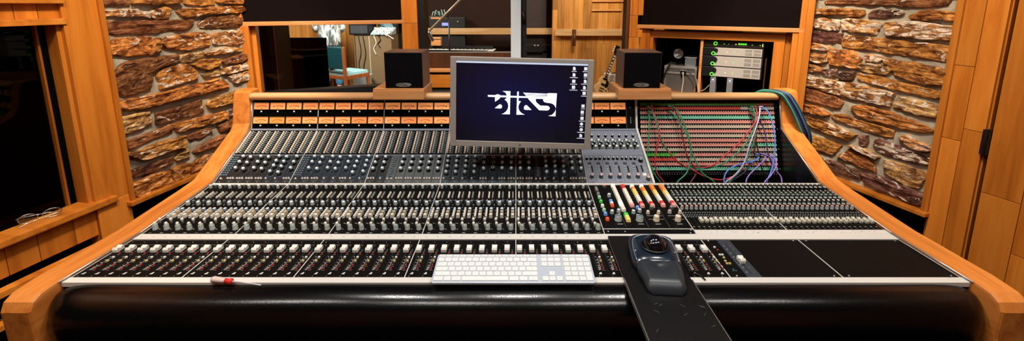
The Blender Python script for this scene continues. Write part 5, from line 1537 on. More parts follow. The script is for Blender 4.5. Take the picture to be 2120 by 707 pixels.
for k, (lab, z0, z1) in enumerate(LABS):
    a = empty('power_amplifier', MV @ Vector((.35, .3, z0)), lab, 'amplifier', 'stacked power amplifiers')
    yf = .082
    b = MB(); b.box(.172, .545 - .02, yf, .45, z0, z1); b.build('case', mat('amp_case_%d' % k, rgb(30, 30, 30), .5), a, M=MV, bevel=.002)
    b = MB(); b.box(.180, .462 - .0 , yf - .008, yf, z0 + .002, z1 - .002); fp = b.build('front_panel', AMPF, a, M=MV, bevel=.0025, seg=3)
    h = (z1 - z0)
    b = MB()
    for gx in (.188, .238):
        for r_ in range(2):
            for j in range(10):
                b.box(gx + j * .0040, gx + j * .0040 + .0014, yf - .0088, yf - .0078, z0 + h * (.16 + .40 * r_), z0 + h * (.16 + .40 * r_ + .30))
    b.build('vent_slots', VOID, fp, M=MV)
    b = MB()   # black lobed handle at the left end
    lobe = [(.535, z0 + h * .02), (.535, z1), (.47, z1), (.448, z0 + h * .90), (.438, z0 + h * .72), (.440, z0 + h * .55), (.455, z0 + h * .36), (.470, z0 + h * .2), (.478, z0 + h * .02)]
    b.prism(lobe, yf - .022, yf, lambda p, q, d: (p, d, q)); b.build('handle', mat('amp_handle_%d' % k, rgb(20, 24, 28), .35), a, M=MV, bevel=.003)
    ringlight(.4655, z0 + h * .26, yf - .0235, MV, a)
    led(.385, z0 + h * .45, yf - .008, MV, a, AMB); led(.340, z0 + h * .45, yf - .008, MV, a, GRN)
a = empty('rack_processor', MV @ Vector((.35, .3, 1.25)), 'black rack unit with a row of green lights above the silver amplifiers', 'rack unit')
b = MB(); b.box(.172, .53, .082, .40, 1.250, 1.292); b.build('case', BLACK, a, M=MV, bevel=.002)
b = MB(); b.box(.172, .53, .078, .082, 1.251, 1.291); b.build('front_panel', mat('smoked_panel', rgb(34, 28, 24), .35), a, M=MV, bevel=.001)
ringlight(.458, 1.271, .076, MV, a)
for x, m, r in ((.405, GRN, .003), (.378, GRN, .002), (.335, AMB, .004), (.240, GRN, .003), (.195, GRN, .003)): led(x, 1.270, .078, MV, a, m, r)
b = MB()
for j in range(4): b.box(.272 + j * .0130, .272 + j * .0130 + .0105, .0765, .0785, 1.268, 1.2785)
b.build('meter_bar', GRN, a, M=MV)
b = MB(); b.box(.178, .183, .0765, .0785, 1.262, 1.280); b.build('meter_bar', mat('yellow_light', rgb(250, 240, 110), .4, emit=rgb(250, 240, 110), es=1.5), a, M=MV)
b = MB()
for j in range(4): b.box(.274 + j * .0130, .280 + j * .0130, .0768, .0785, 1.255, 1.261)
b.build('push_button', DGREY, a, M=MV)
b = MB(); b.box(.16, .53, .10, .40, .905, .925); struct(b.build('trim_24', BLACK, M=MV))
for x, lab in ((.456, 'upright silver drive with a blue light below the amplifiers, nearer the cabinet divider'), (.352, 'upright silver drive with a blue light below the amplifiers, farther from the divider')):
    d = empty('hard_drive', MV @ Vector((x, .12, .925)), lab, 'hard drive', 'upright silver drives')
    b = MB(); b.box(x - .0175, x + .0175, .075, .20, .925, 1.040); b.build('case', mat('drive_aluminium', rgb(190, 192, 198), .35, metal=.6), d, M=MV, bevel=.004, seg=3)
    led(x, 1.022, .075, MV, d, BLU, .0055)
    b = MB(); b.box(x - .014, x + .014, .0745, .0755, .932, 1.005); b.build('front_grille', mat('drive_grille', rgb(140, 142, 148), .45, metal=.4), d, M=MV)
for k, (pts, lab) in enumerate(((((.53, .09, .93), (.505, .10, .945), (.48, .12, .975), (.474, .15, .975)), 'grey lead running from the cabinet divider to a silver drive'), (((.556, .05, 1.02), (.548, .045, .97), (.535, .045, .92), (.528, .05, .905)), 'pale lead hanging down the front of the cabinet divider'))):
    b = MB(); b.tube(smooth([MV @ Vector(p) for p in pts]), .0022, 6)
    tag(b.build('lead', mat('lead_grey_%d' % k, rgb(176, 172, 160), .5)), lab, 'cable')
# left compartment
cs = empty('equipment_case', MV @ Vector((.66, .26, .80)), 'silver metal flight case standing in the left half of the cabinet', 'case')
b = MB(); b.box(.575, .79, .14, .40, .80, 1.075); b.build('body', mat('galvanised_grey', rgb(112, 112, 108), .4, metal=.5), cs, M=MV, bevel=.006)
b = MB(); b.box(.570, .795, .135, .405, 1.072, 1.088); b.box(.570, .795, .134, .14, 1.03, 1.044); b.build('lid_rim', ALU, cs, M=MV, bevel=.002)
for x in (.577, .785):
    b = MB(); b.box(x - .007, x + .007, .133, .15, .80, 1.075); b.build('corner_rail', ALU, cs, M=MV, bevel=.002)
b = MB(); b.box(.64, .68, .126, .14, 1.035, 1.062); b.box(.648, .672, .120, .128, 1.02, 1.045); b.build('latch', CHROME, cs, M=MV, bevel=.002)
bx = empty('metal_box', MV @ Vector((.62, .24, 1.088)), 'open-topped silver box on the flight case', 'box')
b = MB(); b.box(.585, .66, .17, .30, 1.0885, 1.150); b.build('body', mat('box_tin', rgb(150, 160, 172), .3, metal=.6), bx, M=MV, bevel=.004)
b = MB(); b.box(.58, .665, .165, .305, 1.150, 1.156); b.build('rim', ALU, bx, M=MV, bevel=.002)
m2 = empty('reflector_lamp', MV @ Vector((.70, .22, 1.088)), 'small clip lamp with a round silver reflector on the flight case', 'lamp')
Mr = MV @ Matrix.Translation((.700, .190, 1.178)) @ RX @ Matrix.Rotation(R(18), 4, 'Y')
b = MB(); b.lathe([(0, .004), (.014, .004), (.026, .012), (.034, .026), (.0365, .028), (.036, .024), (.028, .008), (.014, -.004), (0, -.006)], 24, 0, Mr); b.build('reflector', mat('reflector_tin', rgb(176, 182, 186), .3, metal=.7), m2)
b = MB(); b.tube(smooth([MV @ Vector(p) for p in ((.70, .20, 1.172), (.712, .23, 1.15), (.735, .25, 1.12), (.745, .25, 1.088))]), .006, 8); b.box(.725, .765, .22, .28, 1.0885, 1.105, M=MV); b.build('stand', BLACKP, m2)
for k, (pts, r, lab) in enumerate((
    (((.66, .12, 1.05), (.655, .118, .98), (.66, .12, .90), (.655, .13, .82)), .0035, 'pale cable hanging from the flight case latch'),
    (((.64, .12, 1.05), (.60, .10, 1.045), (.575, .09, 1.01), (.566, .08, .95)), .0025, 'thin black cable trailing from the latch towards the divider'),
    (((.745, .12, 1.12), (.77, .10, 1.06), (.79, .09, .98), (.80, .10, .90)), .006, 'thick black cable slanting across the left of the flight case'))):
    b = MB(); b.tube(smooth([MV @ Vector(p) for p in pts]), r, 7); tag(b.build('cable', BLACKP if k else CREAM), lab, 'cable')

# ------------------------------------------------------------------ live room things
# tall black baffle and dark rack seen through the left window
t = empty('acoustic_baffle', (-2.17, 4.25, 0), 'large flat black baffle standing just behind the left window', 'baffle')
b = MB(); b.box(-2.46, -1.935, 4.2, 4.30, .04, 1.20); b.build('panel', VOID, t, bevel=.006)
for x in (-2.4, -1.95):
    b = MB(); b.box(x - .03, x + .03, 4.02, 4.48, 0, .04); b.build('foot', BLACK, t, bevel=.004)
t = empty('equipment_rack', (-2.2, 3.75, 0), 'dark equipment rack with pale slots behind the left edge of the left window', 'rack')
b = MB(); b.box(-2.42, -2.12, 3.62, 3.95, 0, 1.45); b.build('cabinet', BLACK, t, bevel=.004)
for k in range(5):
    b = MB(); b.box(-2.41, -2.13, 3.612, 3.62, 1.39 - (k + 1) * .085, 1.385 - k * .085); up = b.build('rack_unit', mat('rack_face_%d' % k, rgb(16, 17, 17), .4), t, bevel=.001)
    if k in (0, 1):
        b = MB()
        if k == 0: b.box(-2.24, -2.14, 3.609, 3.612, 1.352, 1.357)
        for j in range(4): b.box(-2.235 + j * .022, -2.222 + j * .022, 3.609, 3.612, 1.33 - k * .05, 1.333 - k * .05)
        b.build('slot', mat('slot_grey_%d' % k, rgb(90, 92, 90), .5), up)
b = MB(); b.box(-2.105, -2.07, 3.60, 3.615, .55, 1.5, 0, .9); b.build('edge_post', DARKWOOD, t)
# teal chair beside the person
def chair(loc, rz, label, seatm, backm):
    r = empty('side_chair', loc, label, 'chair', 'teal upholstered chairs', rz)
    M = WORLD[r.name]
    b = MB(); b.frus(-.24, .24, -.24, .22, .42, .475, .015, .015); b.build('seat', seatm, r, M=M, bevel=.015, seg=3)
    b = MB(); b.box(-.215, .215, .20, .245, .53, .875, M=Matrix.Translation((0, 0, 0)) @ Matrix.Shear('XZ', 4, (0, .10)) if False else None); b.build('backrest', backm, r, M=M, bevel=.014, seg=3)
    for sx in (-1, 1):
        b = MB(); b.box(sx * .235 - .02, sx * .235 + .02, -.235, -.195, 0, .43, 0, .5); b.build('leg', WOODC, r, M=M, bevel=.004)
        b = MB(); b.box(sx * .24 - .02, sx * .24 + .02, .205, .25, 0, .885, 0, .5); b.build('back_post', WOODC, r, M=M, bevel=.006)
        b = MB(); b.box(sx * .235 - .014, sx * .235 + .014, -.2, .21, .365, .425, 0, .6); b.box(sx * .235 - .01, sx * .235 + .01, -.2, .21, .14, .17, 0, .4); b.build('side_rail', WOODC, r, M=M, bevel=.003)
    b = MB(); b.box(-.22, .22, -.225, -.2, .365, .42, 0, .5); b.box(-.22, .22, .21, .235, .365, .42, 0, .5); b.box(-.22, .22, .21, .23, .14, .17, 0, .5); b.build('cross_rail', WOODC, r, M=M, bevel=.003)
WOODC = wood('chair_wood', rgb(158, 92, 46), rgb(118, 64, 28), rgb(180, 112, 62), axis='Z', scale=1.5)
TEALS = mat('pale_teal_vinyl', rgb(142, 188, 190), .4); TEAL_SHADE = mat('deep_teal_vinyl', rgb(16, 70, 78), .45)  # darker teal: backrest shade put into the vinyl colour
chair((-2.76, 6.79, 0), R(150), 'wooden chair with a teal seat in front of the person in the live room', TEALS, TEAL_SHADE)
chair((-3.72, 7.6, 0), R(160), 'pale teal chair back left of the person, half hidden by the black baffle', TEALS, TEALS)
# tan covered cabinet with gear on it
t = empty('carpeted_cabinet', (-2.56, 7.75, 0), 'tall tan carpet-covered cabinet with hanging leads beyond the left window', 'cabinet')
CRP = mat('tan_carpet', rgb(132, 112, 82), .95, spec=.1, bump=.8, bscale=90, var=.35)
b = MB(); b.box(-2.90, -2.22, 7.5, 8.0, .0, 1.0); b.build('body', CRP, t, bevel=.02)
b = MB(); b.box(-2.875, -2.865, 7.492, 7.5, .0, 1.0); b.box(-2.62, -2.612, 7.494, 7.5, .02, .98, 1); b.build('seam', [BLACK, CREAM], t)
for i, (x, dz) in enumerate(((-2.80, .75), (-2.72, .85), (-2.52, .35), (-2.44, .22))):
    b = MB(); b.tube(smooth([(x, 7.52, 1.01), (x, 7.485, .98), (x + .03, 7.488, 1.0 - dz * .4), (x - .02, 7.488, 1.0 - dz * .7), (x + .02, 7.488, 1.0 - dz)]), .007, 6)
    tag(b.build('cable', BLACKP if i != 2 else WHITEP), ['black lead hanging nearest the left edge of the tan cabinet', 'second black lead hanging down the tan cabinet', 'short white lead hanging from the mixer on the tan cabinet', 'shortest black lead hanging below the small mixer'][i], 'cable')
t = empty('amplifier_head', (-2.78, 7.7, 1.0), 'black box at the left end on top of the tan cabinet', 'amplifier')
b = MB(); b.box(-2.96, -2.60, 7.48, 7.9, 1.0005, 1.20); b.build('case', BLACK, t, bevel=.01); b = MB(); b.box(-2.93, -2.63, 7.474, 7.48, 1.03, 1.17); b.build('grille', DGREY, t)
t = empty('small_mixer', (-2.40, 7.7, 1.0), 'pale small mixer with white leads on the tan cabinet', 'mixer')
b = MB(); b.prism([(7.48, 1.0005), (7.48, 1.03), (7.80, 1.12), (7.80, 1.0005)], -2.58, -2.21, lambda a, c, d: (d, a, c)); mb_ = b.build('case', mat('mixer_pale', rgb(150, 170, 172), .4), t, bevel=.004)
b = MB()
for i in range(8):
    for j in range(4): b.box(-2.56 + i * .043, -2.54 + i * .043, 7.53 + j * .06, 7.55 + j * .06, 1.045 + j * .017, 1.072 + j * .017)
b.build('control_field', WHITEP, mb_)
rr = random.Random(2)
for i in range(3):
    b = MB(); x = -2.55 + i * .12
    b.tube(smooth([(x, 7.6, 1.10), (x + .05, 7.5, 1.13), (x + .08, 7.46, 1.04), (x + .02 + .1 * rr.random(), 7.46, 1.015), (x + .14, 7.47, 1.03 - .05 * i)]), .009, 6)
    tag(b.build('cable', WHITEP), ['white lead looped over the left of the small mixer', 'white lead looped over the middle of the small mixer', 'white lead looped over the right of the small mixer'][i], 'cable')
t = empty('amp_rack', (-2.36, 7.9, 1.1), 'glassy blue-black unit behind the small mixer', 'rack unit')
b = MB(); b.box(-2.56, -2.2, 7.82, 8.1, 1.0005, 1.32); b.build('case', BLACK, t, bevel=.01)
b = MB()
for i in range(12): b.box(-2.54 + .16 * rr.random(), -2.36 + .14 * rr.random(), 7.814, 7.82, 1.12 + i * .014, 1.127 + i * .014)
b.build('front_panel', mat('frosted_panel', rgb(140, 180, 190), .4), t)
# rug, bin, foot switch
b = MB(); b.box(-3.3, -2.28, 6.55, 7.4, .0005, .014); tag(b.build('rug', mat('grey_white_rug', rgb(176, 176, 168), .95, spec=.05, bump=1, bscale=60, var=.6), bevel=.006), 'pale grey rug on the floor before the tan cabinet', 'rug')
t = empty('plastic_bin', (-2.72, 7.2, .014), 'clear plastic bin on the rug under the chair seat', 'bin')
b = MB(); b.lathe([(0, .0), (.13, .0), (.17, .30), (.18, .31), (.165, .30), (.125, .012), (0, .012)], 20, 0, Matrix.Translation((-2.70, 7.28, .0145))); b.build('bucket', mat('clear_grey_plastic', rgb(200, 206, 204), .25, trans=.5), t)
t = empty('foot_switch', (-2.45, 7.3, .014), 'small black and white foot switch on the rug', 'foot switch')
b = MB(); b.frus(-2.53, -2.40, 7.2, 7.36, .0145, .09, .01, .02); b.build('case', BLACKP, t, bevel=.008); b = MB(); b.box(-2.50, -2.44, 7.22, 7.34, .088, .125); b.build('pedal', WHITEP, t, bevel=.008)

# keyboard, boom stand, small box, rack behind the middle window
t = empty('stage_piano', (-.98, 7.35, 0), 'black electric piano on a stand behind the middle window', 'piano')
PM = Matrix.Translation((-.98, 7.35, .70)) @ Matrix.Rotation(R(-7), 4, 'Z')
b = MB(); b.prism([(-.16, 0), (-.16, .045), (-.02, .055), (.05, .11), (.16, .11), (.16, 0)], -.58, .58, lambda a, c, d: (d, a, c)); b.build('case', BLACKP, t, M=PM, bevel=.006)
b = MB(); b.box(-.53, .53, -.165, -.02, .047, .062)
kb2 = b.build('keybed', BLACK, t, M=PM)
wk = MB(); wk.box(0, .0195, -.16, -.02, .058, .070); wkm = wk.mesh('white_key', [WHITEP], .001, 1)
bk = MB(); bk.box(0, .011, -.115, -.02, .070, .080); bkm = bk.mesh('black_key', [BLACKP], .001, 1)
for i in range(50):
    inst('white_key', wkm, PM @ Matrix.Translation((-.515 + i * .0206, 0, 0)), t)
    if i % 7 in (0, 1, 3, 4, 5): inst('black_key', bkm, PM @ Matrix.Translation((-.515 + i * .0206 + .015, 0, 0)), t)
for sx in (-1, 1):
    b = MB(); b.tube([PM @ Vector((sx * .4, -.2, -.70)), PM @ Vector((sx * .4, .2, 0))], .014, 8); b.tube([PM @ Vector((sx * .4, .2, -.70)), PM @ Vector((sx * .4, -.2, 0))], .014, 8); b.build('stand_leg', BLACKP, t)
b = MB(); b.box(.50, .62, -.165, .12, .05, .065); b.build('end_block', WHITEP, t, M=PM, bevel=.004)
t = empty('wooden_box', (-1.40, 7.45, .81), 'small pale wooden box on the left end of the electric piano', 'box')
b = MB(); b.box(-1.49, -1.32, 7.38, 7.5, .8185, .965, 0, .7); b.build('body', PINE, t, bevel=.006); b = MB(); b.box(-1.49, -1.32, 7.375, 7.38, .93, .94); b.build('lid_line', DGREY, t)
t = empty('microphone_boom', (-1.35, 6.3, 0), 'long microphone boom slanting up across the middle window', 'microphone stand')
b = MB(); b.cyl((-1.30, 6.3, 1.14), (-.62, 6.3, 1.80), .016); b.build('boom', mat('boom_tan', rgb(190, 176, 150), .35, metal=.3), t)
b = MB(); b.cyl((-1.0, 6.32, .03), (-1.0, 6.32, 1.43), .013); b.build('pole', BLACKP, t)
b = MB(); b.lathe([(0, 0), (.16, 0), (.15, .03), (.02, .04), (0, .04)], 24, 0, Matrix.Translation((-1.0, 6.32, 0))); b.build('base', BLACKP, t)
b = MB(); b.lathe([(0, 0), (.02, 0), (.026, .03), (.026, .13), (.02, .16), (0, .165)], 14, 0, Matrix.Translation((-1.30, 6.3, 1.14)) @ Matrix.Rotation(R(160), 4, 'Y')); b.build('microphone', STEEL, t)
t = empty('synthesizer', (-1.35, 8.0, 0), 'dark rack with a small lit blue display behind the middle window', 'rack unit')
b = MB(); b.box(-1.62, -.95, 7.9, 8.2, .0, 1.30); b.build('case', mat('rack_dark', rgb(22, 21, 20), .5), t, bevel=.01)
b = MB(); b.box(-1.38, -1.24, 7.892, 7.9, 1.145, 1.20); b.build('display', mat('blue_display', rgb(120, 130, 255), .4, emit=rgb(130, 140, 255), es=1.6), t)
b = MB(); b.lathe([(0, 0), (.016, 0), (.014, .02), (0, .022)], 12, 0, Matrix.Translation((-1.08, 7.9, 1.22)) @ RX); b.build('dial', STEEL, t)
b = MB(); b.box(-1.58, -1.40, 7.892, 7.9, 1.30 - .03, 1.30); b.build('shelf_edge', PINE, t)
t = empty('patch_clutter_tray', (-1.5, 7.7, 1.30), 'tray of tangled pale leads on the dark rack', 'tray')
b = MB(); b.box(-1.62, -1.32, 7.92, 8.18, 1.3005, 1.32); b.build('tray_base', DGREY, t, bevel=.003)
b = MB()
for i in range(5): b.tube(smooth([(-1.6 + .06 * i + .05 * rr.random(), 7.95 + .05 * rr.random(), 1.33), (-1.55 + .05 * i, 8.0, 1.40 + .05 * rr.random()), (-1.5 + .04 * i, 8.05, 1.36), (-1.45 + .03 * i, 8.1, 1.33)]), .008, 6)
b.build('lead_tangle', mat('pale_green_lead', rgb(150, 176, 170), .4), t)
b = MB(); b.box(-.04 + .12, .60, 8.0, 8.25, 0, .62); tag(b.build('speaker_cabinet', mat('dark_cab', rgb(18, 17, 17), .7), bevel=.02), 'dark speaker cabinet low behind the sliding door', 'speaker')
b = MB(); b.box(.10, .58, 8.0, 8.28, .66, 1.72); tag(b.build('tall_cabinet', mat('dark_cab_brown', rgb(44, 34, 34), .8), bevel=.015), 'tall dark brown cabinet standing behind the sliding door', 'cabinet')
t = empty('wall_outlet', (.20, 7.99, .78), 'pair of small pale sockets on dark box behind the sliding door', 'outlet')
b = MB(); b.box(.12, .52, 7.94, 7.995, .64, .90); b.build('plate', BLACK, t, bevel=.004)
for x, z in ((.19, .77), (.19, .71), (.36, .77), (.42, .77)):
    b = MB(); b.lathe([(0, 0), (.018, 0), (.018, .006), (0, .006)], 12, 0, Matrix.Translation((x, 7.94, z)) @ RX); b.build('socket', GREYP, t)
t = empty('wall_hook', (.92, 7.55, 1.0), 'dark coat hook on the wooden rail of the planked wall', 'hook')
b = MB(); b.box(1.00, 1.07, 7.50, 7.52, .80, 1.10); b.build('plate', DARKWOOD, t, bevel=.004); b = MB(); b.tube(smooth([(1.035, 7.50, 1.02), (1.035, 7.44, 1.0), (1.035, 7.42, .93), (1.035, 7.45, .88)]), .014, 8); b.build('arm', DARKWOOD, t)
# electric guitar leaning on a white amplifier
t = empty('electric_guitar', (1.47, 7.0, 0), 'cream electric guitar leaning against the white amplifier behind the sliding door', 'guitar')
GX = Matrix.Translation((1.41, 7.0, .012)) @ Matrix.Rotation(R(22), 4, 'Y') @ Matrix.Rotation(R(-10), 4, 'X') @ Matrix.Scale(.9, 4)
out = []
for k in range(48):
    a = 2 * PI * k / 48
    x, z = math.sin(a), -math.cos(a)
    w = .155 if z < .0 else .125
    wx = w * (1 - .26 * math.exp(-((z - .15) / .28) ** 2))
    if z > .55 and x > 0: wx *= 1 - .55 * ((z - .55) / .45)
    out.append((x * wx, .20 + .195 * z))
b = MB(); b.prism(out, -.02, .022, lambda a, c, d: (a, d, c)); b.build('body', mat('cream_guitar_top', rgb(214, 176, 120), .25, coat=.5), t, M=GX, bevel=.008, seg=3)
b = MB(); b.box(-.027, .027, -.032, .005, .36, .84); nk = b.build('neck', mat('guitar_neck', rgb(60, 44, 36), .35), t, M=GX, bevel=.006)
b = MB()
for k in range(16): b.box(-.026, .026, -.0335, -.032, .40 + k * .027, .4025 + k * .027)
for k in (1, 3, 5, 7, 9, 12, 14): b.box(-.018, .018, -.0335, -.032, .407 + k * .027, .422 + k * .027)
b.build('fret_inlay', WHITEP, nk, M=GX)
b = MB(); b.prism([(-.028, .84), (-.045, .93), (-.04, 1.01), (0, 1.0), (.04, 1.01), (.045, .93), (.028, .84)], -.026, -.008, lambda a, c, d: (a, d, c)); b.build('headstock', BLACKP, t, M=GX, bevel=.004)
b = MB()
for sx in (-1, 1):
    for k in range(3): b.cyl((sx * .04, -.017, .88 + k * .04), (sx * .068, -.017, .88 + k * .04), .009, n=8)
b.build('tuning_pegs', WHITEP, t, M=GX)
for z in (.20, .31):
    b = MB(); b.box(-.042, .042, -.032, -.02, z, z + .035); b.build('pickup', BLACKP, t, M=GX, bevel=.003)
b = MB(); b.box(-.045, .045, -.032, -.02, .135, .15); b.box(-.04, .04, -.03, -.02, .085, .1); b.build('bridge', CHROME, t, M=GX)
b = MB(); b.add([(.03, -.024, .33), (.085, -.024, .30), (.10, -.024, .20), (.045, -.024, .17)] + [(.03, -.021, .33), (.085, -.021, .30), (.10, -.021, .20), (.045, -.021, .17)], [(0, 1, 2, 3), (7, 6, 5, 4), (0, 1, 5, 4), (1, 2, 6, 5), (2, 3, 7, 6), (3, 0, 4, 7)]); b.build('pickguard', BLACKP, t, M=GX)
for x, z in ((.09, .13), (.115, .18), (.10, .09), (.065, .06)):
    b = MB(); b.lathe([(0, 0), (.013, 0), (.011, .014), (0, .015)], 10, 0, GX @ Matrix.Translation((x, -.02, z)) @ RX); b.build('knob', BLACKP, t)
t = empty('guitar_amplifier', (1.74, 7.25, 0), 'small white guitar amplifier beside the leaning guitar', 'amplifier')
b = MB(); b.box(1.58, 1.92, 7.2, 7.45, 0, .33); b.build('cabinet', mat('white_tolex', rgb(206, 200, 184), .6), t, bevel=.012)
b = MB(); b.box(1.61, 1.87, 7.19, 7.2, .03, .22); b.build('grille', mat('amp_grille', rgb(150, 144, 128), .8), t)
b = MB(); b.tube(smooth([(1.68, 7.33, .30), (1.69, 7.33, .335), (1.79, 7.33, .335), (1.80, 7.33, .30)]), .01, 8); b.build('handle', BLACKP, t)
for i in range(2):  # slats modelled in place of reflections over the planked wall
    b = MB(); z = 1.58 - i * .16
    b.box(1.35, 1.98 - .1 * i, 7.57, 7.60, z, z + .03); tag(b.build('wall_shelf', PINE, bevel=.003), ['upper thin wooden slat shelf on the planked wall', 'lower thin wooden slat shelf on the planked wall'][i], 'shelf')

# ------------------------------------------------------------------ person
def skin(name, nodes, edges, root, m, parent, M, sub=2):
    me = bpy.data.meshes.new(name)
    keys = list(nodes)
    me.from_pydata([nodes[k][:3] for k in keys], [(keys.index(a), keys.index(c)) for a, c in edges], [])
    o = bpy.data.objects.new(name, me); COL.objects.link(o)
    o.modifiers.new('skin', 'SKIN')
    if not me.skin_vertices: 
        bpy.context.view_layer.objects.active = o; bpy.ops.mesh.customdata_skin_add()
    sv = me.skin_vertices[0].data
    for i, k in enumerate(keys):
        r = nodes[k][3]; sv[i].radius = (r if not isinstance(r, tuple) else r[0], r if not isinstance(r, tuple) else r[1]); sv[i].use_root = (k == root)
    s = o.modifiers.new('sub', 'SUBSURF'); s.levels = sub; s.render_levels = sub
    dg = bpy.context.evaluated_depsgraph_get()
    new = bpy.data.meshes.new_from_object(o.evaluated_get(dg)); bpy.data.objects.remove(o)
    new.materials.clear(); new.materials.append(m)
    for p in new.polygons: p.use_smooth = True
    new.name = name
    return inst(name, new, M, parent)
SKINM = mat('skin', rgb(204, 152, 122), .5)
pm = Matrix.Translation((-3.23, 7.3, 0)) @ Matrix.Rotation(R(195), 4, 'Z')
N = {'pel': (0, 0, .93, .09), 'wst': (0, .0, 1.06, .085), 'chs': (0, .01, 1.27, (.12, .095)), 'ush': (0, .01, 1.40, .085), 'nck': (0, .0, 1.49, .052), 'hd1': (0, -.02, 1.56, .07), 'hd2': (0, -.02, 1.66, .092), 'hd3': (0, .0, 1.72, .07), 'nos': (0, -.118, 1.615, .014)}
E_ = [('pel', 'wst'), ('wst', 'chs'), ('chs', 'ush'), ('ush', 'nck'), ('nck', 'hd1'), ('hd1', 'hd2'), ('hd2', 'hd3'), ('hd2', 'nos')]
for s, q in ((-1, 'l'), (1, 'r')):
    N.update({q + 'sh': (s * .17, .01, 1.40, .062), q + 'el': (s * .225, .02, 1.13, .043), q + 'wr': (s * .13, -.17, 1.06, .028), q + 'pa': (s * .11, -.235, 1.045, (.034, .016)), q + 'hp': (s * .095, 0, .88, .08), q + 'kn': (s * .105, -.015, .49, .062), q + 'an': (s * .11, .02, .09, .042), q + 'he': (s * .11, .06, .04, .036), q + 'to': (s * .125, -.14, .03, .034)})
    E_ += [('ush', q + 'sh'), (q + 'sh', q + 'el'), (q + 'el', q + 'wr'), (q + 'wr', q + 'pa'), ('pel', q + 'hp'), (q + 'hp', q + 'kn'), (q + 'kn', q + 'an'), (q + 'an', q + 'he'), (q + 'an', q + 'to')]
    for k, (dx, L) in enumerate(((-.03, .068), (-.01, .078), (.010, .073), (.028, .058))):
        N.update({q + 'f%d' % k: (s * (.11 + dx), -.268, 1.038, .0095), q + 'g%d' % k: (s * (.11 + dx * 1.2), -.268 - L * .55, 1.028, .0088), q + 'h%d' % k: (s * (.11 + dx * 1.25), -.268 - L * .95, 1.008, .0075)})
        E_ += [(q + 'pa', q + 'f%d' % k), (q + 'f%d' % k, q + 'g%d' % k), (q + 'g%d' % k, q + 'h%d' % k)]
    N.update({q + 't0': (s * .070, -.227, 1.038, .011), q + 't1': (s * .054, -.26, 1.025, .009)})
    E_ += [(q + 'pa', q + 't0'), (q + 't0', q + 't1')]
person = empty('person', (-3.23, 7.3, 0), 'person standing in the live room in a grey and white patterned shirt and blue jeans', 'person')
skin('body', N, E_, 'pel', SKINM, person, pm)
def patterned():
    m, t, bs = nt('patterned_shirt')
    tc = t.nodes.new('ShaderNodeTexCoord'); mp = t.nodes.new('ShaderNodeMapping'); mp.inputs['Scale'].default_value = (8, 8, 3.2); mp.inputs['Rotation'].default_value = (.4, .6, .3)
    n = t.nodes.new('ShaderNodeTexNoise'); n.inputs['Scale'].default_value = 1.6; n.inputs['Detail'].default_value = 3; n.inputs['Distortion'].default_value = 1.6
    r = ramp(t, [(.38, rgb(70, 78, 74)), (.5, rgb(150, 160, 154)), (.58, rgb(222, 226, 220))])
    t.links.new(tc.outputs['Object'], mp.inputs['Vector']); t.links.new(mp.outputs[0], n.inputs['Vector']); t.links.new(n.outputs['Fac'], r.inputs['Fac']); t.links.new(r.outputs['Color'], bs.inputs['Base Color'])
    bs.inputs['Roughness'].default_value = .8
    return m
S = {'hm0': (0, 0, .80, .165), 'hem': (0, 0, .86, .205), 'wst': (0, 0, 1.05, .20), 'chs': (0, .01, 1.27, .195), 'ush': (0, .01, 1.41, .115), 'col': (0, 0, 1.475, .066)}
SE = [('hm0', 'hem'), ('hem', 'wst'), ('wst', 'chs'), ('chs', 'ush'), ('ush', 'col')]
for s, q in ((-1, 'l'), (1, 'r')):
    S.update({q + 'sh': (s * .175, .01, 1.40, .082), q + 'el': (s * .227, .02, 1.12, .064), q + 'cf': (s * .145, -.14, 1.07, .046)}); SE += [('ush', q + 'sh'), (q + 'sh', q + 'el'), (q + 'el', q + 'cf')]
skin('shirt', S, SE, 'chs', patterned(), person, pm)
J = {'wb': (0, 0, .99, .15), 'pel': (0, 0, .92, .145)}; JE = [('wb', 'pel')]
for s, q in ((-1, 'l'), (1, 'r')):
    J.update({q + 'hp': (s * .095, 0, .86, .115), q + 'kn': (s * .105, -.015, .49, .080), q + 'cf': (s * .11, .02, .10, .066)}); JE += [('pel', q + 'hp'), (q + 'hp', q + 'kn'), (q + 'kn', q + 'cf')]
skin('jeans', J, JE, 'pel', mat('blue_denim', rgb(52, 118, 150), .8), person, pm)
for s, q in ((-1, 'l'), (1, 'r')):
    skin('shoe', {'a': (s * .11, .065, .045, .046), 'b': (s * .115, -.05, .042, .046), 'c': (s * .125, -.16, .036, .040)}, [('a', 'b'), ('b', 'c')], 'a', mat('dark_shoe_' + q, rgb(40, 36, 34), .5), person, pm, 2)
hair = MB()
for k in range(11):
    pass
prof = [(.0, .104), (.045, .096), (.078, .07), (.098, .03), (.101, -.02), (.094, -.06), (.086, -.062), (.09, -.02), (.088, .03), (.07, .062), (0, .09)]
hair.lathe(prof, 20, 0, Matrix.Translation((0, .014, 1.685)) @ Matrix.Rotation(R(-16), 4, 'X')); hair.build('hair', mat('brown_hair', rgb(70, 48, 34), .7), person, M=pm)
for s in (-1, 1):
    b = MB(); b.ball((s * .033, -.104, 1.648), .012, m=0); b.ball((s * .033, -.113, 1.648), .0058, m=1); b.build('eye', [WHITEP, BLACKP], person, M=pm)
    b = MB(); b.ball((s * .094, .0, 1.63), .012, .022, .034); b.build('ear', SKINM, person, M=pm)
b = MB(); b.ball((0, -.098, 1.572), .024, .008, .007); b.build('mouth', mat('lip', rgb(170, 96, 88), .5), person, M=pm)
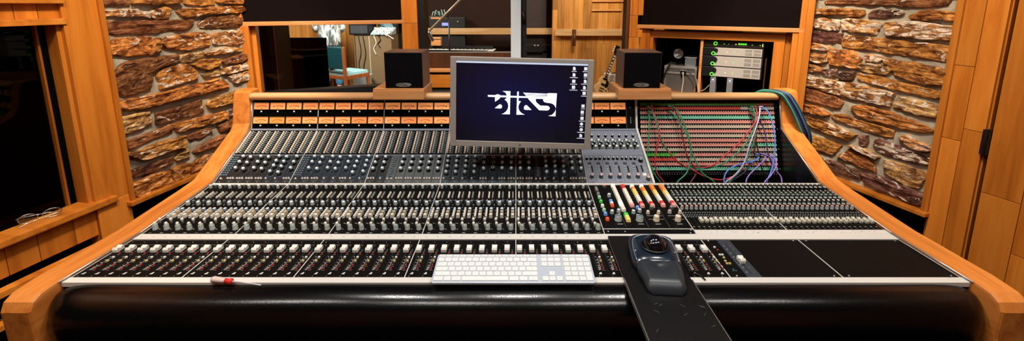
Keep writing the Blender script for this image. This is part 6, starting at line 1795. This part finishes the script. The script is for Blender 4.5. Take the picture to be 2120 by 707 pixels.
# ------------------------------------------------------------------ light
def spot(name, loc, at, power, size_deg, col=(1, .82, .62), soft=.06, blend=.5):
    l = bpy.data.lights.new(name, 'SPOT'); l.energy = power; l.spot_size = R(size_deg); l.spot_blend = blend; l.shadow_soft_size = soft; l.color = col
    o = bpy.data.objects.new(name, l); COL.objects.link(o); o.location = loc
    o.rotation_euler = (Vector(at) - Vector(loc)).to_track_quat('-Z', 'Y').to_euler(); return o
def area(name, loc, at, power, sx, sy, col=(1, .9, .78)):
    l = bpy.data.lights.new(name, 'AREA'); l.shape = 'RECTANGLE'; l.size = sx; l.size_y = sy; l.energy = power; l.color = col
    o = bpy.data.objects.new(name, l); COL.objects.link(o); o.location = loc
    o.rotation_euler = (Vector(at) - Vector(loc)).to_track_quat('-Z', 'Y').to_euler(); return o
WARM = (1, .80, .58); NEUT = (1, .955, .905)
# ceiling downlights over the two stone panels
spot('stone_light_left', (-.75, 1.45, 2.68), (-1.75, 2.2, 1.0), 190, 60, (1, .84, .66))
spot('stone_light_right', (.85, 1.45, 2.68), (1.88, 2.2, 1.0), 200, 60, (1, .84, .66))
# downlights over the console
spot('console_light_a', (-.75, 1.15, 2.70), (-.7, 1.5, .8), 78, 95, NEUT, .07)
spot('console_light_b', (0.0, 1.25, 2.70), (0, 1.5, .8), 78, 95, NEUT, .07)
spot('console_light_c', (.75, 1.15, 2.70), (.7, 1.5, .8), 78, 95, NEUT, .07)
# ceiling panels behind the seat
for i, (x, y) in enumerate(((-1.5, .35), (-.5, .1), (.55, .1), (1.5, .35))): area('ceiling_panel_%d' % i, (x, y, 2.72), (x, y + .1, 0), 15, .6, .22, NEUT)
# wood panelling left and right
spot('wall_light_left', (-1.05, .7, 2.68), (-2.0, 1.3, .9), 125, 90, WARM, .08)
spot('wall_light_right', (1.15, .9, 2.68), (2.1, 1.6, .8), 58, 90, WARM, .08)
# front units
spot('front_light_left', (-.75, 1.65, 2.70), (-.95, 2.9, 1.3), 270, 70, WARM, .06)
spot('front_light_right', (.85, 1.65, 2.70), (1.15, 2.9, 1.25), 250, 70, WARM, .06)
spot('front_light_middle', (0, 1.9, 2.70), (0, 3.05, 1.4), 60, 45, NEUT, .05)  # unseen spot added to brighten the silver mullion
# live room
area('live_light_a', (-2.7, 5.9, 2.85), (-2.9, 7.2, .6), 420, .8, .8, (1, .95, .88))
area('live_light_b', (1.2, 6.2, 2.85), (1.4, 7.6, .8), 200, .7, .7, (1, .86, .66))
area('live_light_c', (-.6, 6.6, 2.85), (-.8, 7.3, .5), 60, .4, .4, (1, .9, .8))
w = bpy.data.worlds.new('world'); scn.world = w; w.use_nodes = True
w.node_tree.nodes['Background'].inputs[0].default_value = (.02, .018, .016, 1)
w.node_tree.nodes['Background'].inputs[1].default_value = .3
vs = scn.view_settings
vs.view_transform = 'Standard'; vs.look = 'None'; vs.gamma = 1.0; vs.use_curve_mapping = False; vs.exposure = -0.7
scn.display_settings.display_device = 'sRGB'
scn.cycles.use_denoising = True
scn.cycles.max_bounces = 8; scn.cycles.diffuse_bounces = 4; scn.cycles.glossy_bounces = 3; scn.cycles.transparent_max_bounces = 12
scn.cycles.sample_clamp_indirect = 4.0
